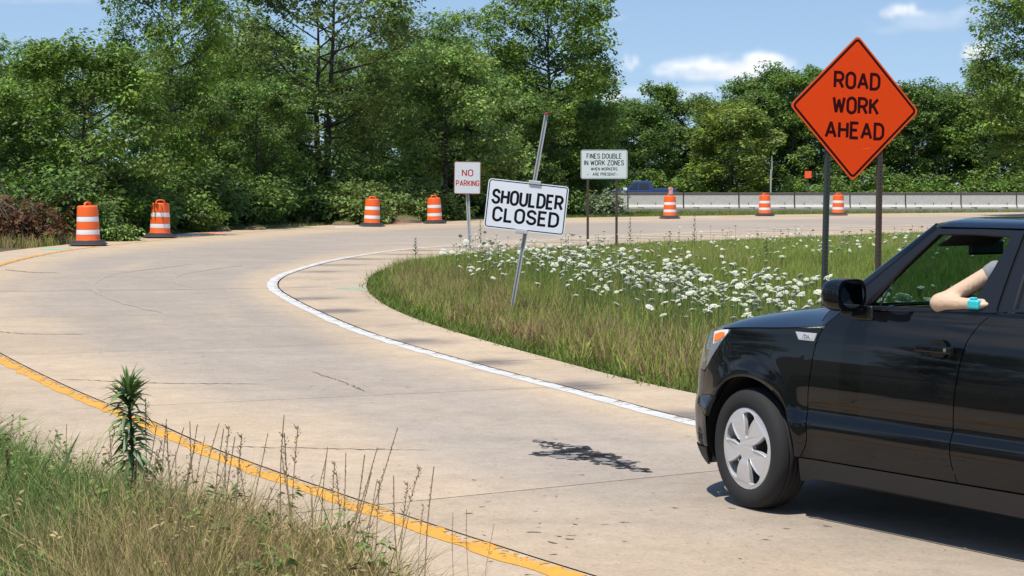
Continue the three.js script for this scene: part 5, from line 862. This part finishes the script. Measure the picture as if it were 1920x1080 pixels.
// ---------------------------------------------------------------- the driver, elbow on the sill
{
  const L = (x, y, z) => V3(x, y, -z);            // z here: towards the driver's side
  const smin = (a, b, k) => { const h = clamp(0.5 + 0.5 * (b - a) / k, 0, 1); return lerp(b, a, h) - k * h * (1 - h); };
  const cap = (p, a, b, ra, rb) => { const ab = b.clone().sub(a), t = clamp(p.clone().sub(a).dot(ab) / ab.lengthSq(), 0, 1); return p.distanceTo(a.clone().addScaledVector(ab, t)) - lerp(ra, rb, t); };
  function mesh(fn, c, half, res) {
    const mc = new MarchingCubes(res, new THREE.MeshStandardMaterial(), false, false, 90000), p = V3(); mc.isolation = 0; const n = mc.size, hs = n / 2;
    for (let k = 0; k < n; k++) for (let j = 0; j < n; j++) for (let i = 0; i < n; i++) { p.set((i - hs) / hs * half + c.x, (j - hs) / hs * half + c.y, (k - hs) / hs * half + c.z); mc.field[k * n * n + j * n + i] = -fn(p); }
    mc.update(); const g = new THREE.BufferGeometry(), N = mc.count, pos = mc.positionArray.slice(0, N * 3); for (let i = 0; i < N; i++) { pos[i * 3] = pos[i * 3] * half + c.x; pos[i * 3 + 1] = pos[i * 3 + 1] * half + c.y; pos[i * 3 + 2] = pos[i * 3 + 2] * half + c.z; }
    g.setAttribute('position', new THREE.BufferAttribute(pos, 3)); const w = mergeVertices(g, 1e-5); w.computeVertexNormals(); return w.toNonIndexed();
  }
  const sh = L(-1.53, 1.345, 0.66), el = L(-1.33, 1.190, 0.83), wr = L(-1.515, 1.192, 0.815), sh2 = L(-1.62, 1.27, 0.18), el2 = L(-1.42, 1.0, 0.10), wr2 = L(-1.10, 1.08, 0.26), neck = L(-1.66, 1.36, 0.38), head = L(-1.64, 1.47, 0.38), hip = L(-1.50, 0.72, 0.37), chest = L(-1.63, 1.15, 0.38);
  const joints = [[sh, el, 0.046, 0.036], [el, wr, 0.04, 0.027], [sh2, el2, 0.048, 0.038], [el2, wr2, 0.038, 0.026], [neck, head, 0.055, 0.06], [L(-1.64, 1.49, 0.38), L(-1.615, 1.47, 0.38), 0.092, 0.08], [hip, chest, 0.14, 0.15], [L(-1.63, 1.24, 0.26), L(-1.63, 1.24, 0.5), 0.10, 0.10], [hip, L(-1.12, 0.78, 0.44), 0.10, 0.075], [hip, L(-1.12, 0.78, 0.28), 0.10, 0.075], [L(-1.12, 0.78, 0.44), L(-0.86, 0.44, 0.44), 0.07, 0.05], [L(-1.12, 0.78, 0.28), L(-0.80, 0.46, 0.28), 0.07, 0.05]];
  // palm and fingers of the hand at the sill, closed on what it holds; and of the hand on the wheel
  const hand = (w, dir, curl, up) => { const s = V3().crossVectors(dir, up).normalize(), out = [[w, w.clone().addScaledVector(dir, 0.075), 0.027, 0.03]]; for (let i = 0; i < 4; i++) { const b = w.clone().addScaledVector(dir, 0.08).addScaledVector(s, (i - 1.5) * 0.02), l = [0.036, 0.042, 0.04, 0.03][i], m = b.clone().addScaledVector(dir, l * 0.8).addScaledVector(curl, l * 0.5), e = m.clone().addScaledVector(curl, l).addScaledVector(dir, -l * 0.2); out.push([b, m, 0.0095, 0.0088], [m, e, 0.0088, 0.0078]); } const tb = w.clone().addScaledVector(dir, 0.03).addScaledVector(s, 0.03), tm = tb.clone().addScaledVector(s, 0.02).addScaledVector(dir, 0.035).addScaledVector(curl, 0.012); out.push([tb, tm, 0.012, 0.0105], [tm, tm.clone().addScaledVector(dir, 0.02).addScaledVector(curl, 0.026), 0.0105, 0.009]); return out; };
  const hands = [...hand(wr, V3(-1, 0.0, 0.1).normalize(), V3(0, 0.3, 1).normalize(), V3(0, 1, 0)), ...hand(wr2, V3(0.85, 0.35, -0.2).normalize(), V3(0.3, -0.9, 0).normalize(), V3(0, 1, 0))];
  const t = thing('person', 'driver in a grey top, bent bare arm resting on the car window sill', 'person', [2.0087, 0, -10.5685], 124 * D2R);
  const body = (p) => { let d = 9; for (const [a, b, ra, rb] of joints) d = smin(d, cap(p, a, b, ra, rb), 0.03); return d; };
  const hd = (list) => (p) => { let d = 9; for (const [a, b, ra, rb] of list) d = smin(d, cap(p, a, b, ra, rb), 0.006); return smin(d, body(p), 0.012); };
  const c1 = V3(-1.3, 0.98, -0.45), geo = mesh(body, c1, 0.68, 96);
  const h1 = mesh((p) => Math.max(hd(hands.slice(0, 11))(p), p.distanceTo(wr.clone().add(V3(-0.06, 0, 0))) - 0.115), wr.clone().add(V3(-0.06, 0, 0)), 0.14, 64), h2 = mesh((p) => Math.max(hd(hands.slice(11))(p), p.distanceTo(wr2.clone().add(V3(0.06, 0.02, 0))) - 0.115), wr2.clone().add(V3(0.06, 0.02, 0)), 0.14, 64);
  const face = (p) => { let d = p.clone().sub(L(-1.625, 1.48, 0.38)); d = Math.hypot(d.x / 0.98, d.y / 1.28, d.z / 0.82) - 0.088; d = smin(d, cap(p, L(-1.535, 1.475, 0.38), L(-1.527, 1.455, 0.38), 0.010, 0.015), 0.012); for (const s of [-1, 1]) { d = smin(d, cap(p, L(-1.63, 1.485, 0.38 + s * 0.074), L(-1.635, 1.46, 0.38 + s * 0.072), 0.012, 0.009), 0.008); d = Math.max(d, -(p.distanceTo(L(-1.535, 1.49, 0.38 + s * 0.03)) - 0.014)); } return smin(d, cap(p, L(-1.545, 1.425, 0.365), L(-1.545, 1.425, 0.395), 0.010, 0.010), 0.01); };
  const hg = mesh(face, L(-1.62, 1.47, 0.38), 0.16, 64);
  part('body', mergeGeometries([geo, h1, h2, hg].map((g) => { const q = g.clone(); q.deleteAttribute('uv'); return q; })), std([0.60, 0.42, 0.29], 0.55), t);
  part('shirt', mesh((p) => { let d = 9; for (const [a, b, ra, rb] of [[sh, sh.clone().lerp(el, 0.08), 0.053, 0.05], [sh2, sh2.clone().lerp(el2, 0.5), 0.062, 0.056], joints[6].map((v, i) => (i > 1 ? v + 0.014 : v)), joints[7].map((v, i) => (i > 1 ? v + 0.014 : v))]) d = smin(d, cap(p, a, b, ra, rb), 0.04); return Math.max(d, cap(p, neck, head, 0.001, 0.001) * -1 + 0.045); }, V3(-1.55, 1.02, -0.4), 0.46, 64), std([0.22, 0.23, 0.25], 0.95), t, 'grey top');
  part('hair', mesh((p) => Math.max(Math.hypot((p.x + 1.645) / 1.0, (p.y - 1.495) / 1.15, (p.z + 0.38) / 0.88) - 0.104, p.x + 1.60 + (1.53 - p.y) * -0.55), L(-1.64, 1.49, 0.38), 0.17, 48), std([0.03, 0.02, 0.014], 0.8), t);
  part('trousers', mesh((p) => { let d = 9; for (const q of joints.slice(8)) d = smin(d, cap(p, q[0], q[1], q[2] + 0.012, q[3] + 0.012), 0.03); return d; }, V3(-1.2, 0.62, -0.36), 0.5, 56), std([0.02, 0.025, 0.04], 0.9), t);
  for (const s of [-1, 1]) part('eye', new THREE.SphereGeometry(0.0115, 12, 8).translate(-1.5425, 1.49, -(0.38 + s * 0.03)), std([0.5, 0.48, 0.45], 0.2), t);
  const it = thing('turquoise_item', 'small bright turquoise item in the driver hand at the window sill', 'item', [2.0087, 0, -10.5685], 124 * D2R);
  part('item_body', box(0.07, 0.045, 0.04, -1.565, 1.194, -0.842, 0.012), std([0.04, 0.52, 0.58], 0.5), it); part('item_lid', box(0.03, 0.012, 0.026, -1.555, 1.222, -0.84, 0.005), std([0.10, 0.50, 0.60], 0.5), it);
}
// ---------------------------------------------------------------- blue pickup on the highway
{
  const t = thing('blue_pickup', 'dark blue crew cab pickup truck passing behind the barrier wall', 'pickup truck', [9.45, 0.36, -140], Math.PI), blue = phys([0.014, 0.036, 0.15], 0.35, { clearcoat: 0.6, clearcoatRoughness: 0.05 });   // own axes: x forward
  const side = (pts, w, b = 0.04) => { const g = new THREE.ExtrudeGeometry(new THREE.Shape(pts.map(([x, y]) => new THREE.Vector2(x, y))), { depth: w - 2 * b, bevelEnabled: true, bevelSize: b, bevelThickness: b, bevelSegments: 3 }); g.translate(0, 0, -w / 2 + b); return g; };
  const wellCut = (cx) => { const o = []; for (let a = 180; a >= 0; a -= 20) o.push([cx + Math.cos(a * D2R) * 0.46, 0.42 + Math.sin(a * D2R) * 0.46]); return o; };
  part('body', side([[-2.75, 0.5], ...wellCut(-1.72), [-1.0, 0.42], [1.1, 0.42], ...wellCut(1.78), [2.55, 0.5], [2.66, 0.8], [2.6, 1.16], [1.3, 1.28], [0.9, 1.22], [-0.95, 1.22], [-0.98, 1.36], [-2.75, 1.36]], 1.9), blue, t);
  const roofPts = [[1.05, 1.16], [0.42, 1.84], [0.2, 1.9], [-0.75, 1.9], [-0.9, 1.82], [-0.95, 1.16]]; part('cab', side(roofPts, 1.62, 0.06), blue, t);
  const pane = std([0.02, 0.025, 0.03], 0.06), win = (pts, z) => { const g = new THREE.ExtrudeGeometry(new THREE.Shape(pts.map(([x, y]) => new THREE.Vector2(x, y))), { depth: 0.01, bevelEnabled: false }); g.translate(0, 0, z); return g; };
  for (const z of [0.807, -0.817]) { part('window', win([[0.82, 1.22], [0.36, 1.76], [0.08, 1.78], [0.08, 1.22]], z), pane, t); part('window', win([[-0.02, 1.22], [-0.02, 1.78], [-0.7, 1.77], [-0.8, 1.22]], z), pane, t); }
  const ws = box(0.012, 0.80, 1.42, 0, 0, 0); ws.rotateZ(Math.atan2(0.63, 0.68)); ws.translate(0.80, 1.52, 0); part('windshield', ws, pane, t);
  const white = std([0.75, 0.76, 0.78], 0.3);
  for (const m of [-1, 1]) { part('mirror', box(0.16, 0.2, 0.14, 0.98, 1.36, m * 1.04, 0.03), white, t); part('mirror_arm', box(0.05, 0.05, 0.14, 0.95, 1.30, m * 0.93, 0.01), blue, t); for (const x of [0.18, -0.72]) part('door_handle', box(0.17, 0.04, 0.04, x, 1.06, m * 0.955, 0.012), chrome, t); part('headlight', box(0.2, 0.16, 0.28, 2.55, 0.98, m * 0.78, 0.03), white, t); part('tail_light', box(0.08, 0.3, 0.12, -2.76, 1.05, m * 0.86, 0.02), std([0.5, 0.02, 0.02], 0.3), t); }
  part('door_pillar', box(0.09, 0.60, 0.012, 0.03, 1.50, 0.815), std([0.6, 0.62, 0.66], 0.2), t);
  part('bed_floor', box(1.7, 0.02, 1.5, -1.85, 1.366, 0, 0.005), plastic, t);
  for (const [x, z] of [[1.78, 0.8], [1.78, -0.8], [-1.72, 0.8], [-1.72, -0.8]]) { const w = new THREE.Group(); w.name = 'wheel'; w.position.set(x, 0.39, z); t.add(w); const ty = new THREE.TorusGeometry(0.29, 0.1, 12, 28); ty.scale(1, 1, 1.25); part('tyre', ty, tyreMat, w); const rm = new THREE.CylinderGeometry(0.22, 0.22, 0.16, 20); rm.rotateX(Math.PI / 2); part('rim', rm, silver, w); }
}
renderer.render(scene, camera);
